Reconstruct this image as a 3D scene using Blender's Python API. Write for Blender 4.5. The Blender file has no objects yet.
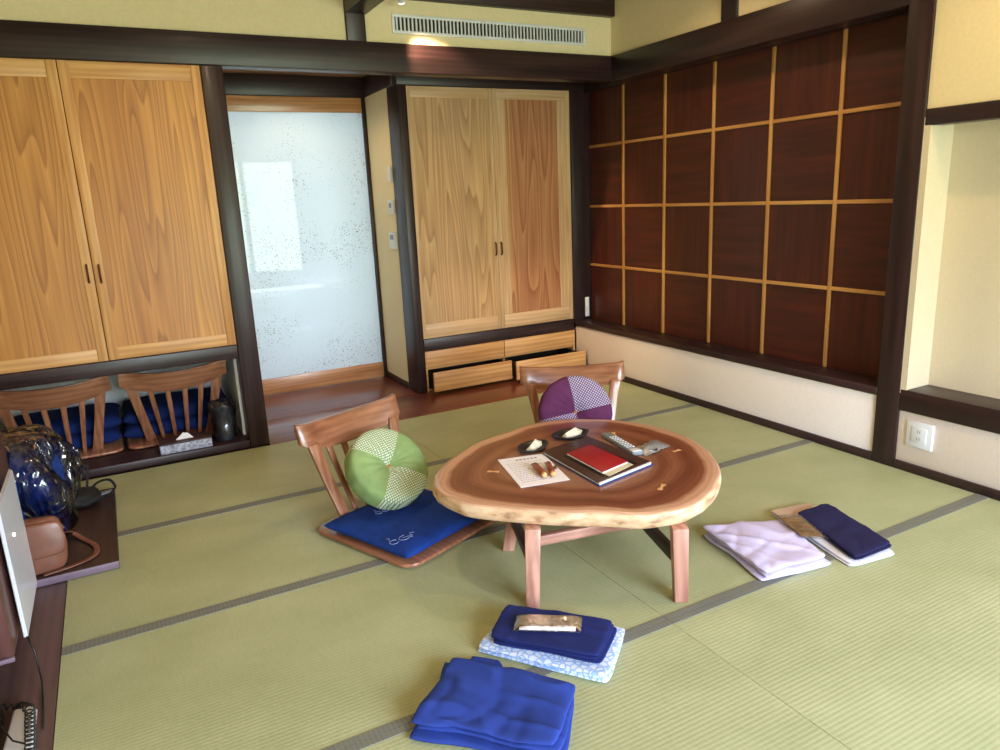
import bpy, bmesh, math, random
from mathutils import Vector, Matrix, noise
random.seed(7)
S = bpy.context.scene
COL = S.collection
PI = math.pi

# ------------------------------------------------------------------ materials
def srgb(r, g, b):
    f = lambda c: (c/255/12.92) if c/255 <= .04045 else ((c/255+.055)/1.055)**2.4
    return (f(r), f(g), f(b), 1)

class NT:
    def __init__(s, name):
        s.m = bpy.data.materials.new(name); s.m.use_nodes = True
        s.t = s.m.node_tree; s.n = s.t.nodes; s.l = s.t.links
        s.b = s.n['Principled BSDF']; s.out = s.n['Material Output']
    def node(s, typ, **kw):
        n = s.n.new(typ)
        for k, v in kw.items():
            if k in n.inputs.keys() if isinstance(k, str) else False: n.inputs[k].default_value = v
            else: setattr(n, k, v)
        return n
    def link(s, a, b): s.l.new(a, b)
    def coords(s, scale=(1,1,1), kind='Object', rot=(0,0,0)):
        tc = s.n.new('ShaderNodeTexCoord'); mp = s.n.new('ShaderNodeMapping')
        mp.inputs['Scale'].default_value = scale; mp.inputs['Rotation'].default_value = rot
        s.link(tc.outputs[kind], mp.inputs['Vector']); return mp.outputs['Vector']
    def ramp(s, fac, stops, mode='LINEAR'):
        r = s.n.new('ShaderNodeValToRGB'); r.color_ramp.interpolation = mode
        e = r.color_ramp.elements
        while len(e) < len(stops): e.new(.5)
        for i, (p, c) in enumerate(stops): e[i].position = p; e[i].color = c
        s.link(fac, r.inputs['Fac']); return r.outputs['Color']
    def mix(s, a, b, fac, mode='MIX'):
        m = s.n.new('ShaderNodeMix'); m.data_type = 'RGBA'; m.blend_type = mode
        for sock, v in ((m.inputs[6], a), (m.inputs[7], b), (m.inputs[0], fac)):
            if hasattr(v, 'links'): s.link(v, sock)
            else: sock.default_value = v
        return m.outputs[2]
    def bump(s, h, strength=.3, dist=.002):
        b = s.n.new('ShaderNodeBump'); b.inputs['Strength'].default_value = strength; b.inputs['Distance'].default_value = dist
        s.link(h, b.inputs['Height']); s.link(b.outputs['Normal'], s.b.inputs['Normal'])

def plain(name, rgb, rough=.6, metal=0, spec=.5, coat=0, var=.06, scale=8, bump=.0):
    t = NT(name); c = srgb(*rgb)
    nz = t.n.new('ShaderNodeTexNoise'); nz.inputs['Scale'].default_value = scale; nz.inputs['Detail'].default_value = 4
    t.link(t.coords(), nz.inputs['Vector'])
    d = tuple(max(0, x*(1-var*1.6)) for x in c[:3])+(1,); e = tuple(min(1, x*(1+var*1.6)) for x in c[:3])+(1,)
    t.link(t.ramp(nz.outputs['Fac'], [(.3, d), (.7, e)]), t.b.inputs['Base Color'])
    t.b.inputs['Roughness'].default_value = rough; t.b.inputs['Metallic'].default_value = metal
    t.b.inputs['Specular IOR Level'].default_value = spec; t.b.inputs['Coat Weight'].default_value = coat
    t.b.inputs['Coat Roughness'].default_value = .1
    if bump: t.bump(nz.outputs['Fac'], bump, .003)
    return t.m

def wood(name, lo, hi, axis='Z', rough=.45, stretch=14, fig=2.2, coat=0., boards=None, spec=.5):
    """Streaky grain along AXIS; boards = (axis index, [(pos, tint)...]) gives glued boards of their own tone."""
    t = NT(name); ai = 'XYZ'.index(axis)
    sc = [stretch]*3; sc[ai] = 1.0
    v = t.coords(tuple(sc))
    n1 = t.n.new('ShaderNodeTexNoise'); n1.inputs['Scale'].default_value = 1.6; n1.inputs['Detail'].default_value = 6; n1.inputs['Distortion'].default_value = fig*.3
    t.link(v, n1.inputs['Vector'])
    sc2 = [9]*3; sc2[ai] = 1.1
    v2 = t.coords(tuple(sc2))
    w = t.n.new('ShaderNodeTexWave'); w.wave_type = 'BANDS'; w.bands_direction = {'Z':'X','X':'Z','Y':'X'}[axis]
    w.inputs['Scale'].default_value = 1.1; w.inputs['Distortion'].default_value = 5*fig; w.inputs['Detail'].default_value = 2; w.inputs['Detail Scale'].default_value = .55
    t.link(v2, w.inputs['Vector'])
    f = t.n.new('ShaderNodeMath'); f.operation = 'MULTIPLY_ADD'; f.inputs[1].default_value = .16
    t.link(w.outputs['Fac'], f.inputs[0]); t.link(n1.outputs['Fac'], f.inputs[2])
    c = t.ramp(f.outputs[0], [(.36, srgb(*lo)), (.56, srgb(*[(a+b)/2 for a, b in zip(lo, hi)])), (.76, srgb(*hi))])
    if boards:
        bi, st = boards
        tc = t.n.new('ShaderNodeTexCoord'); sx = t.n.new('ShaderNodeSeparateXYZ'); t.link(tc.outputs['Object'], sx.inputs[0])
        b = t.ramp(sx.outputs[bi], [(p, (k[0], k[1], k[2], 1)) for p, k in st], 'CONSTANT')
        c = t.mix(c, b, 1.0, 'MULTIPLY')
    t.link(c, t.b.inputs['Base Color'])
    t.b.inputs['Roughness'].default_value = rough; t.b.inputs['Coat Weight'].default_value = coat; t.b.inputs['Coat Roughness'].default_value = .15
    t.b.inputs['Specular IOR Level'].default_value = spec
    t.bump(f.outputs[0], .12, .001)
    return t.m

def fabric(name, rgb, weave=700, rough=.9, var=.12, sheen=.0):
    t = NT(name); c = srgb(*rgb)
    nz = t.n.new('ShaderNodeTexNoise'); nz.inputs['Scale'].default_value = 14; nz.inputs['Detail'].default_value = 3
    t.link(t.coords(), nz.inputs['Vector'])
    ck = t.n.new('ShaderNodeTexNoise'); ck.inputs['Scale'].default_value = weave; t.link(t.coords(), ck.inputs['Vector'])
    base = t.ramp(nz.outputs['Fac'], [(.3, tuple(x*(1-var) for x in c[:3])+(1,)), (.7, tuple(min(1, x*(1+var)) for x in c[:3])+(1,))])
    t.link(base, t.b.inputs['Base Color'])
    t.b.inputs['Roughness'].default_value = rough; t.b.inputs['Specular IOR Level'].default_value = .25
    t.b.inputs['Sheen Weight'].default_value = sheen
    t.bump(ck.outputs['Fac'], .25, .001)
    return t.m

M = {}
DW = (44, 27, 27)
for a in 'XYZ':
    M['dark'+a] = wood('dark_stained_wood_'+a, (32, 18, 20), (58, 36, 38), a, .4, 14, .5, .05, spec=.45)
    M['redwood'+a] = wood('red_brown_panel_'+a, (58, 20, 13), (88, 34, 22), a, .42, 16, .8, .1)
    M['strip'+a] = wood('lattice_strip_'+a, (170, 118, 62), (208, 156, 92), a, .5, 12, .8)
    M['cedar'+a] = wood('cedar_'+a, (190, 132, 78), (226, 176, 116), a, .45, 12, 1.0)
    M['walnut'+a] = wood('table_leg_wood_'+a, (148, 98, 84), (200, 150, 132), a, .42, 12, 1.4, .1)
    M['chair'+a] = wood('chair_wood_'+a, (126, 78, 54), (170, 116, 86), a, .30, 22, .15, .4)
M['cream'] = plain('cream_plaster', (232, 215, 174), .9, var=.02, scale=60, bump=.04)
M['white'] = plain('pale_plaster', (238, 226, 220), .9, var=.015, scale=60, bump=.03)
M['alcove_plaster'] = plain('alcove_plaster', (218, 203, 178), .9, var=.015, scale=60, bump=.03)
M['niche_white'] = plain('niche_white', (248, 250, 246), .85, var=.02)
M['ceiling'] = wood('ceiling_board', (120, 84, 52), (160, 118, 78), 'X', .6)
M['floorX'] = wood('reddish_floor_boards', (98, 46, 34), (132, 66, 48), 'X', .3, 10, .8, .3)
M['floorY'] = wood('brown_edge_boards', (78, 60, 60), (104, 82, 80), 'Y', .38, 10, .8, .15)
M['desk'] = wood('cabinet_brown', (78, 46, 44), (98, 60, 58), 'Z', .4, 10, .8, .15)
M['plastic'] = plain('white_plastic', (225, 226, 232), .35, var=.02)
M['grey_plastic'] = plain('grey_plastic', (130, 140, 150), .4)
M['black'] = plain('black_plastic', (14, 14, 16), .4)
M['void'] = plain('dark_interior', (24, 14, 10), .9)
M['metal'] = plain('steel', (190, 190, 195), .25, metal=1)
M['handle'] = plain('copper_handle', (104, 52, 34), .35, metal=.5)
M['navy'] = fabric('navy_fabric', (28, 38, 98))
M['indigo'] = fabric('indigo_cushion_fabric', (20, 54, 130), var=.18)
M['nichenavy'] = fabric('niche_cushion_fabric', (16, 36, 92), var=.2)
M['blue'] = fabric('blue_jacket_fabric', (42, 64, 146), var=.12)
M['darknavy'] = fabric('dark_navy_fabric', (34, 32, 72))
M['lilac'] = fabric('lilac_cloth', (208, 200, 236), var=.08)
M['palecloth'] = fabric('pale_cloth', (226, 226, 236), var=.05)
M['tan'] = plain('tan_paper', (206, 176, 142), .6, var=.15, scale=25)
M['stitch'] = plain('pale_stitching', (150, 165, 205), .8)
M['black_leather'] = plain('black_strap', (18, 18, 18), .8)
M['leather'] = plain('brown_leather', (132, 84, 66), .42, var=.12, scale=12, bump=.2, coat=.15)
M['paper'] = plain('paper', (244, 242, 250), .8, var=.01)
M['ink'] = plain('ink', (150, 146, 165), .8)
M['red'] = plain('red_cover', (158, 22, 32), .45, var=.08)
M['bluecover'] = plain('blue_binding', (34, 66, 130), .35)
M['brownleather'] = plain('dark_brown_cover', (64, 38, 32), .42, var=.1, bump=.1)
M['card'] = plain('cream_card', (218, 208, 176), .7)
M['fob'] = wood('fob_wood', (120, 56, 30), (170, 92, 54), 'Y', .35, 40)
M['dish'] = plain('dark_dish', (48, 44, 48), .3, var=.1)
M['sweet'] = plain('pale_wrapper', (226, 226, 206), .35, var=.06, scale=60, bump=.4)
M['board'] = wood('dark_board', (44, 28, 26), (62, 42, 38), 'Y', .45, 10, .6, .1)
M['edgehighlight'] = plain('board_edge_highlight', (120, 100, 118), .4)  # lilac highlight on dark wood edges, painted as a lighter colour
M['inlay'] = plain('pale_inlay', (224, 176, 120), .45, var=.1, scale=60)
M['tissue_side'] = plain('tissue_box_side', (168, 172, 192), .6, var=.35, scale=70)
M['tissue_top'] = plain('tissue_box_top', (70, 48, 48), .5)

def tatami():
    t = NT('tatami_rush'); v = t.coords((1, 1, 1))
    w = t.n.new('ShaderNodeTexWave'); w.wave_type = 'BANDS'; w.bands_direction = 'Y'; w.inputs['Scale'].default_value = 20.0
    w.inputs['Distortion'].default_value = .35; w.inputs['Detail Scale'].default_value = 3
    t.link(v, w.inputs['Vector'])
    n = t.n.new('ShaderNodeTexNoise'); n.inputs['Scale'].default_value = 2.2; n.inputs['Detail'].default_value = 4; t.link(t.coords((1, 1.6, 1)), n.inputs['Vector'])
    n2 = t.n.new('ShaderNodeTexNoise'); n2.inputs['Scale'].default_value = 1; n2.inputs['Detail'].default_value = 3; t.link(t.coords((260, 30, 30)), n2.inputs['Vector'])
    a = t.ramp(n.outputs['Fac'], [(.3, srgb(166, 171, 128)), (.7, srgb(183, 187, 145))])
    b = t.ramp(w.outputs['Fac'], [(0, (.89, .89, .89, 1)), (.5, (1, 1, 1, 1))])
    c = t.mix(a, b, 1.0, 'MULTIPLY')
    d = t.ramp(n2.outputs['Fac'], [(.3, (.93, .93, .92, 1)), (.7, (1.03, 1.03, 1.02, 1))])
    c = t.mix(c, d, 1.0, 'MULTIPLY')
    t.link(c, t.b.inputs['Base Color']); t.b.inputs['Roughness'].default_value = .55; t.b.inputs['Specular IOR Level'].default_value = .35
    t.bump(w.outputs['Fac'], .14, .002)
    return t.m
M['tatami'] = tatami()
def heri():
    t = NT('tatami_border'); w = t.n.new('ShaderNodeTexWave'); w.wave_type = 'BANDS'; w.bands_direction = 'X'; w.inputs['Scale'].default_value = 22
    t.link(t.coords(), w.inputs['Vector'])
    t.link(t.ramp(w.outputs['Fac'], [(.3, srgb(112, 114, 104)), (.7, srgb(122, 124, 113))]), t.b.inputs['Base Color'])
    t.b.inputs['Roughness'].default_value = .6
    return t.m
M['heri'] = heri()

def door_panel(name, lo, hi, boards, seed):
    """Flat-sawn cedar: cathedral figure along Z with glued boards of different tone across X."""
    t = NT(name)
    tc = t.n.new('ShaderNodeTexCoord'); sx = t.n.new('ShaderNodeSeparateXYZ'); t.link(tc.outputs['Object'], sx.inputs[0])
    # cathedral: stretched distance field around tall ellipses
    mp = t.n.new('ShaderNodeMapping'); mp.inputs['Scale'].default_value = (1, 1, .075); mp.inputs['Location'].default_value = (seed, seed*2.3, 0)
    t.link(tc.outputs['Object'], mp.inputs['Vector'])
    n = t.n.new('ShaderNodeTexNoise'); n.inputs['Scale'].default_value = 4.5; n.inputs['Detail'].default_value = 1.6; n.inputs['Roughness'].default_value = .45
    t.link(mp.outputs[0], n.inputs['Vector'])
    m = t.n.new('ShaderNodeMath'); m.operation = 'MULTIPLY'; m.inputs[1].default_value = 19; t.link(n.outputs['Fac'], m.inputs[0])
    fr = t.n.new('ShaderNodeMath'); fr.operation = 'FRACT'; t.link(m.outputs[0], fr.inputs[0])
    fine = t.n.new('ShaderNodeTexNoise'); fine.inputs['Scale'].default_value = 1.0; fine.inputs['Detail'].default_value = 5
    t.link(t.coords((55, 55, 1.5)), fine.inputs['Vector'])
    mid = [(a+b)/2 for a, b in zip(lo, hi)]
    c = t.ramp(fr.outputs[0], [(0, srgb(*hi)), (.7, srgb(*[a*.65+b*.35 for a, b in zip(hi, lo)])), (.92, srgb(*[a*.35+b*.65 for a, b in zip(hi, lo)])), (1, srgb(*hi))])
    d = t.ramp(fine.outputs['Fac'], [(.3, (.80, .76, .70, 1)), (.7, (1.08, 1.07, 1.05, 1))])
    c = t.mix(c, d, 1.0, 'MULTIPLY')
    b = t.ramp(sx.outputs[0], [(p, (k[0], k[1], k[2], 1)) for p, k in boards], 'CONSTANT')
    c = t.mix(c, b, 1.0, 'MULTIPLY')
    t.link(c, t.b.inputs['Base Color']); t.b.inputs['Roughness'].default_value = .42
    t.bump(fr.outputs[0], .05, .001)
    return t.m

def glass_mat():
    t = NT('window_glass'); t.n.remove(t.b)
    tr = t.n.new('ShaderNodeBsdfTransparent'); gl = t.n.new('ShaderNodeBsdfGlossy'); gl.inputs['Roughness'].default_value = .01
    mx = t.n.new('ShaderNodeMixShader'); mx.inputs[0].default_value = .06
    t.link(tr.outputs[0], mx.inputs[1]); t.link(gl.outputs[0], mx.inputs[2]); t.link(mx.outputs[0], t.out.inputs[0])
    return t.m
M['glass'] = glass_mat()

def washi():
    """White handmade paper with bark flecks behind a glass sheet."""
    t = NT('flecked_paper_glass')
    base = srgb(216, 226, 232)
    v = t.coords((1, 1, 1))
    big = t.n.new('ShaderNodeTexNoise'); big.inputs['Scale'].default_value = 2.3; big.inputs['Detail'].default_value = 2; t.link(v, big.inputs['Vector'])
    wob = t.n.new('ShaderNodeTexNoise'); wob.inputs['Scale'].default_value = 30; t.link(v, wob.inputs['Vector'])
    addv = t.n.new('ShaderNodeVectorMath'); addv.operation = 'MULTIPLY_ADD'; addv.inputs[1].default_value = (.03, .03, .03); t.link(wob.outputs['Color'], addv.inputs[0]); t.link(v, addv.inputs[2])
    def flecks(scale, size, lo, hi):
        vo = t.n.new('ShaderNodeTexVoronoi'); vo.inputs['Scale'].default_value = scale; vo.inputs['Randomness'].default_value = 1
        t.link(addv.outputs[0], vo.inputs['Vector'])
        rnd = t.n.new('ShaderNodeSeparateColor'); t.link(vo.outputs['Color'], rnd.inputs[0])
        # fleck radius grows with the cell's random value and the density field
        den = t.n.new('ShaderNodeMapRange'); den.inputs[1].default_value = lo; den.inputs[2].default_value = hi; t.link(big.outputs['Fac'], den.inputs[0])
        mu = t.n.new('ShaderNodeMath'); mu.operation = 'MULTIPLY'; t.link(rnd.outputs[0], mu.inputs[0]); t.link(den.outputs[0], mu.inputs[1])
        th = t.n.new('ShaderNodeMath'); th.operation = 'MULTIPLY'; th.inputs[1].default_value = size; t.link(mu.outputs[0], th.inputs[0])
        lt = t.n.new('ShaderNodeMath'); lt.operation = 'LESS_THAN'; t.link(vo.outputs['Distance'], lt.inputs[0]); t.link(th.outputs[0], lt.inputs[1])
        return lt.outputs[0]
    a = flecks(80, .38, .30, .58); b = flecks(34, .17, .34, .64)
    c = t.mix(base, srgb(140, 148, 150), a)
    c = t.mix(c, srgb(84, 86, 90), b)
    t.link(c, t.b.inputs['Base Color'])
    t.b.inputs['Roughness'].default_value = .6; t.b.inputs['Coat Weight'].default_value = 1; t.b.inputs['Coat Roughness'].default_value = .02; t.b.inputs['Coat IOR'].default_value = 1.5
    tl = t.n.new('ShaderNodeBsdfTranslucent'); t.link(c, tl.inputs['Color'])
    mx = t.n.new('ShaderNodeMixShader'); mx.inputs[0].default_value = .45
    t.link(t.b.outputs[0], mx.inputs[1]); t.link(tl.outputs[0], mx.inputs[2]); t.link(mx.outputs[0], t.out.inputs[0])
    return t.m
M['washi'] = washi()

def slab_mat():
    """Tree-slice rings: attribute 'ring' is 0 at the pith and 1 at the bark side."""
    t = NT('tree_slice')
    at = t.n.new('ShaderNodeAttribute'); at.attribute_name = 'ring'
    nz = t.n.new('ShaderNodeTexNoise'); nz.inputs['Scale'].default_value = 3.2; nz.inputs['Detail'].default_value = 5; t.link(t.coords(), nz.inputs['Vector'])
    ad = t.n.new('ShaderNodeMath'); ad.operation = 'MULTIPLY_ADD'; ad.inputs[1].default_value = .16; t.link(nz.outputs['Fac'], ad.inputs[0]); t.link(at.outputs['Fac'], ad.inputs[2])
    sb = t.n.new('ShaderNodeMath'); sb.operation = 'SUBTRACT'; sb.inputs[1].default_value = .08; t.link(ad.outputs[0], sb.inputs[0])
    c = t.ramp(sb.outputs[0], [(0, srgb(134, 88, 68)), (.30, srgb(162, 118, 96)), (.52, srgb(156, 108, 84)), (.60, srgb(124, 72, 52)), (.68, srgb(152, 98, 72)), (.78, srgb(118, 66, 48)),
                               (.885, srgb(140, 86, 62)), (.915, srgb(204, 156, 126)), (1, srgb(216, 172, 142))])
    m = t.n.new('ShaderNodeMath'); m.operation = 'MULTIPLY'; m.inputs[1].default_value = 55; t.link(sb.outputs[0], m.inputs[0])
    fr = t.n.new('ShaderNodeMath'); fr.operation = 'PINGPONG'; fr.inputs[1].default_value = 1; t.link(m.outputs[0], fr.inputs[0])
    r2 = t.ramp(fr.outputs[0], [(0, (.86, .84, .82, 1)), (1, (1.05, 1.05, 1.05, 1))])
    c = t.mix(c, r2, 1.0, 'MULTIPLY')
    t.link(c, t.b.inputs['Base Color']); t.b.inputs['Roughness'].default_value = .28; t.b.inputs['Coat Weight'].default_value = .35; t.b.inputs['Coat Roughness'].default_value = .2
    return t.m
M['slab'] = slab_mat()
def slab_edge():
    t = NT('live_edge'); nz = t.n.new('ShaderNodeTexNoise'); nz.inputs['Scale'].default_value = 1; nz.inputs['Detail'].default_value = 6; t.link(t.coords((14, 14, 30)), nz.inputs['Vector'])
    c = t.ramp(nz.outputs['Fac'], [(.28, srgb(150, 110, 90)), (.42, srgb(214, 172, 134)), (.7, srgb(242, 214, 182))])
    t.link(c, t.b.inputs['Base Color']); t.b.inputs['Roughness'].default_value = .5; t.bump(nz.outputs['Fac'], .5, .006); return t.m
M['slabedge'] = slab_edge()

def dotted(name, base, dot, scale):
    t = NT(name); vo = t.n.new('ShaderNodeTexVoronoi'); vo.inputs['Scale'].default_value = scale; vo.inputs['Randomness'].default_value = 0
    t.link(t.coords((1, 1, 1), rot=(0, 0, .78)), vo.inputs['Vector'])
    sx = t.n.new('ShaderNodeSeparateXYZ')
    lt = t.n.new('ShaderNodeMath'); lt.operation = 'LESS_THAN'; lt.inputs[1].default_value = .34
    v = t.coords((1, 1, .02), rot=(0, 0, .78)); t.link(v, vo.inputs['Vector'])
    t.link(vo.outputs['Distance'], lt.inputs[0])
    t.link(t.mix(srgb(*base), srgb(*dot), lt.outputs[0]), t.b.inputs['Base Color']); t.b.inputs['Roughness'].default_value = .85
    return t.m
M['green'] = fabric('sage_green_cotton', (132, 156, 100)); M['greendot'] = dotted('green_patterned_cotton', (124, 150, 112), (226, 226, 200), 95)
M['purple'] = fabric('plum_cotton', (92, 44, 84)); M['purpledot'] = dotted('plum_patterned_cotton', (86, 62, 112), (204, 194, 214), 90)
M['button'] = plain('cord_button', (190, 120, 50), .6)

def printed(name, base, ink, scale, thr=.52):
    t = NT(name); nz = t.n.new('ShaderNodeTexVoronoi'); nz.feature = 'DISTANCE_TO_EDGE'; nz.inputs['Scale'].default_value = scale; t.link(t.coords(), nz.inputs['Vector'])
    c = t.ramp(nz.outputs['Distance'], [(.05, srgb(*ink)), (.16, srgb(*base))])
    t.link(c, t.b.inputs['Base Color']); t.b.inputs['Roughness'].default_value = .85; return t.m
M['yukata'] = printed('white_blue_print', (222, 232, 250), (150, 184, 236), 48)
def film(name, tint, sc, dist, st, base, det):
    t = NT(name); t.n.remove(t.b)
    tr = t.n.new('ShaderNodeBsdfTransparent'); tr.inputs[0].default_value = tint
    gl = t.n.new('ShaderNodeBsdfGlossy'); gl.inputs['Roughness'].default_value = .12
    nz = t.n.new('ShaderNodeTexNoise'); nz.inputs['Scale'].default_value = sc; nz.inputs['Detail'].default_value = det; nz.inputs['Distortion'].default_value = 1.0
    t.link(t.coords(st), nz.inputs['Vector'])
    b = t.n.new('ShaderNodeBump'); b.inputs['Strength'].default_value = 1; b.inputs['Distance'].default_value = dist; t.link(nz.outputs['Fac'], b.inputs['Height']); t.link(b.outputs[0], gl.inputs['Normal'])
    fz = t.n.new('ShaderNodeFresnel'); fz.inputs[0].default_value = 1.5; t.link(b.outputs[0], fz.inputs['Normal'])
    mf = t.n.new('ShaderNodeMath'); mf.operation = 'MULTIPLY_ADD'; mf.inputs[1].default_value = 1.1; mf.inputs[2].default_value = base; t.link(fz.outputs[0], mf.inputs[0])
    mx = t.n.new('ShaderNodeMixShader'); t.link(mf.outputs[0], mx.inputs[0])
    t.link(tr.outputs[0], mx.inputs[1]); t.link(gl.outputs[0], mx.inputs[2]); t.link(mx.outputs[0], t.out.inputs[0]); return t.m
M['film'] = film('clear_plastic_film', (.92, .94, .97, 1), 14, .012, (1.6, 1.6, 1.6), .02, 4)
M['bigfilm'] = film('wrapping_plastic', (.62, .70, .82, 1), 5, .09, (2.2, 2.2, .7), .05, 2)
def lamp_mat(name, rgb, st):
    t = NT(name); t.b.inputs['Emission Color'].default_value = srgb(*rgb); t.b.inputs['Emission Strength'].default_value = st; t.b.inputs['Base Color'].default_value = srgb(*rgb); return t.m
M['lamp'] = lamp_mat('lamp_glow', (255, 240, 215), 6)
M['leaf'] = plain('garden_leaves', (70, 110, 50), .6, var=.3, scale=5)
M['soil'] = plain('garden_ground', (120, 120, 90), .9, var=.2)

# ------------------------------------------------------------------ mesh helpers
def V(*a): return Vector(a)
class Mb:
    def __init__(s): s.v = []; s.f = []; s.mi = []; s.cur = 0
    def add(s, vs, fs):
        o = len(s.v); s.v += [Vector(p) for p in vs]
        for f in fs: s.f.append([i+o for i in f]); s.mi.append(s.cur)
    def box(s, lo, hi):
        x0, y0, z0 = lo; x1, y1, z1 = hi
        s.add([(x0,y0,z0),(x1,y0,z0),(x1,y1,z0),(x0,y1,z0),(x0,y0,z1),(x1,y0,z1),(x1,y1,z1),(x0,y1,z1)],
              [(0,3,2,1),(4,5,6,7),(0,1,5,4),(1,2,6,5),(2,3,7,6),(3,0,4,7)]); return s
    def hexa(s, b, t):
        """b, t: four points each (same winding, counter-clockwise from above)."""
        s.add(list(b)+list(t), [(0,3,2,1),(4,5,6,7),(0,1,5,4),(1,2,6,5),(2,3,7,6),(3,0,4,7)]); return s
    def bar(s, a, b, w, h, up=(0,0,1), w2=None, h2=None):
        a = Vector(a); b = Vector(b); d = (b-a).normalized(); up = Vector(up)
        x = d.cross(up).normalized(); y = x.cross(d).normalized()
        w2 = w if w2 is None else w2; h2 = h if h2 is None else h2
        q = lambda c, ww, hh: [c-x*ww/2-y*hh/2, c+x*ww/2-y*hh/2, c+x*ww/2+y*hh/2, c-x*ww/2+y*hh/2]
        A = q(a, w, h); B = q(b, w2, h2)
        s.add(A+B, [(3,2,1,0),(4,5,6,7),(0,1,5,4),(1,2,6,5),(2,3,7,6),(3,0,4,7)]); return s
    def tube(s, pts, r, n=8, closed=False):
        pts = [Vector(p) for p in pts]; N = len(pts); rings = []; prev = None
        for i, p in enumerate(pts):
            d = (pts[min(i+1, N-1)]-pts[max(i-1, 0)]).normalized()
            if prev is None:
                prev = d.cross(Vector((0,0,1)))
                if prev.length < .1: prev = d.cross(Vector((1,0,0)))
            x = (prev - d*prev.dot(d)).normalized(); prev = x; y = d.cross(x)
            rr = r[i] if isinstance(r, (list, tuple)) else r
            rings.append([p+(x*math.cos(2*PI*k/n)+y*math.sin(2*PI*k/n))*rr for k in range(n)])
        vs = [q for R in rings for q in R]
        fs = [(i*n+k, i*n+(k+1) % n, (i+1)*n+(k+1) % n, (i+1)*n+k) for i in range(N-1) for k in range(n)]
        fs += [tuple(range(n-1, -1, -1)), tuple((N-1)*n+k for k in range(n))]
        s.add(vs, fs); return s
    def lathe(s, prof, c=(0,0,0), n=32):
        c = Vector(c); N = len(prof)
        vs = [c+Vector((r*math.cos(2*PI*k/n), r*math.sin(2*PI*k/n), z)) for r, z in prof for k in range(n)]
        fs = [(i*n+k, i*n+(k+1) % n, (i+1)*n+(k+1) % n, (i+1)*n+k) for i in range(N-1) for k in range(n)]
        fs += [tuple(range(n-1, -1, -1)), tuple((N-1)*n+k for k in range(n))]
        s.add(vs, fs); return s
    def prism(s, pts, z0, z1):
        n = len(pts); s.add([(p[0], p[1], z0) for p in pts]+[(p[0], p[1], z1) for p in pts],
            [tuple(range(n-1, -1, -1)), tuple(range(n, 2*n))]+[(k, (k+1) % n, n+(k+1) % n, n+k) for k in range(n)]); return s
    def build(s, name, mats, parent=None, bevel=0, smooth=False, sub=0, loc=None, seg=2):
        me = bpy.data.meshes.new(name)
        off = Vector((0,0,0))
        if parent is None and loc is not None: off = Vector(loc)
        if parent is not None and parent.get('_w'): off = Vector(parent['_o'])
        me.from_pydata([p-off for p in s.v], [], s.f); me.update()
        if not isinstance(mats, (list, tuple)): mats = [mats]
        for m in mats: me.materials.append(M[m] if isinstance(m, str) else m)
        for p, i in zip(me.polygons, s.mi): p.material_index = i; p.use_smooth = smooth
        bm = bmesh.new(); bm.from_mesh(me); bmesh.ops.recalc_face_normals(bm, faces=bm.faces); bm.to_mesh(me); bm.free()
        o = bpy.data.objects.new(name, me); COL.objects.link(o)
        if parent is not None: o.parent = parent; 
        if parent is not None and parent.type == 'MESH' and '_o' in parent: pass
        o['_w'] = 1 if (parent is None and loc is not None) or (parent is not None and parent.get('_w')) else 0
        o['_o'] = list(off)
        if bevel:
            b = o.modifiers.new('b', 'BEVEL'); b.width = bevel; b.segments = seg; b.limit_method = 'ANGLE'; b.angle_limit = .6; b.harden_normals = False
            for p in me.polygons: p.use_smooth = True
        if sub:
            m = o.modifiers.new('s', 'SUBSURF'); m.levels = m.render_levels = sub
            for p in me.polygons: p.use_smooth = True
        if parent is None and loc is not None: o.location = loc
        return o

def tag(o, label=None, cat=None, group=None, kind=None):
    for k, v in (('label', label), ('category', cat), ('group', group), ('kind', kind)):
        if v: o[k] = v
    return o
def thing(name, label, cat, loc, rz=0, group=None, world=True):
    """Empty at the base. world=True: children meshes are given in world coordinates (root unrotated)."""
    o = bpy.data.objects.new(name, None); COL.objects.link(o); o.location = loc; o.rotation_euler = (0, 0, rz)
    o.empty_display_size = .05; o['_w'] = 1 if world else 0; o['_o'] = list(loc) if world else [0,0,0]
    return tag(o, label, cat, group)
def struct(name, mb, mat, bevel=.0, **k):
    o = mb.build(name, mat, None, bevel, **k); o['kind'] = 'structure'; return o
def B(lo, hi): return Mb().box(lo, hi)
def copy_tree(o, parent=None):
    c = o.copy(); COL.objects.link(c)
    if parent: c.parent = parent
    for ch in list(o.children): copy_tree(ch, c)
    return c

# ------------------------------------------------------------------ room constants (metres)
YB, YC, YD, XR = 4.53, 5.07, 5.78, 3.42
XL = -1.05; YF = -2.2; ZC = 2.95

# floor
struct('floor', B((XL-.2, YF-.1, -.25), (4.2, 6.3, -.052)), 'floorX')
struct('floor', B((.73, 4.515, -.05), (3.415, 5.07, 0)).box((.73, 5.07, -.05), (1.965, 5.85, 0)), 'floorX', .002)
struct('floor', B((XL, YF, -.05), (-.345, YB, 0)), 'floorY', .003)

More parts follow.
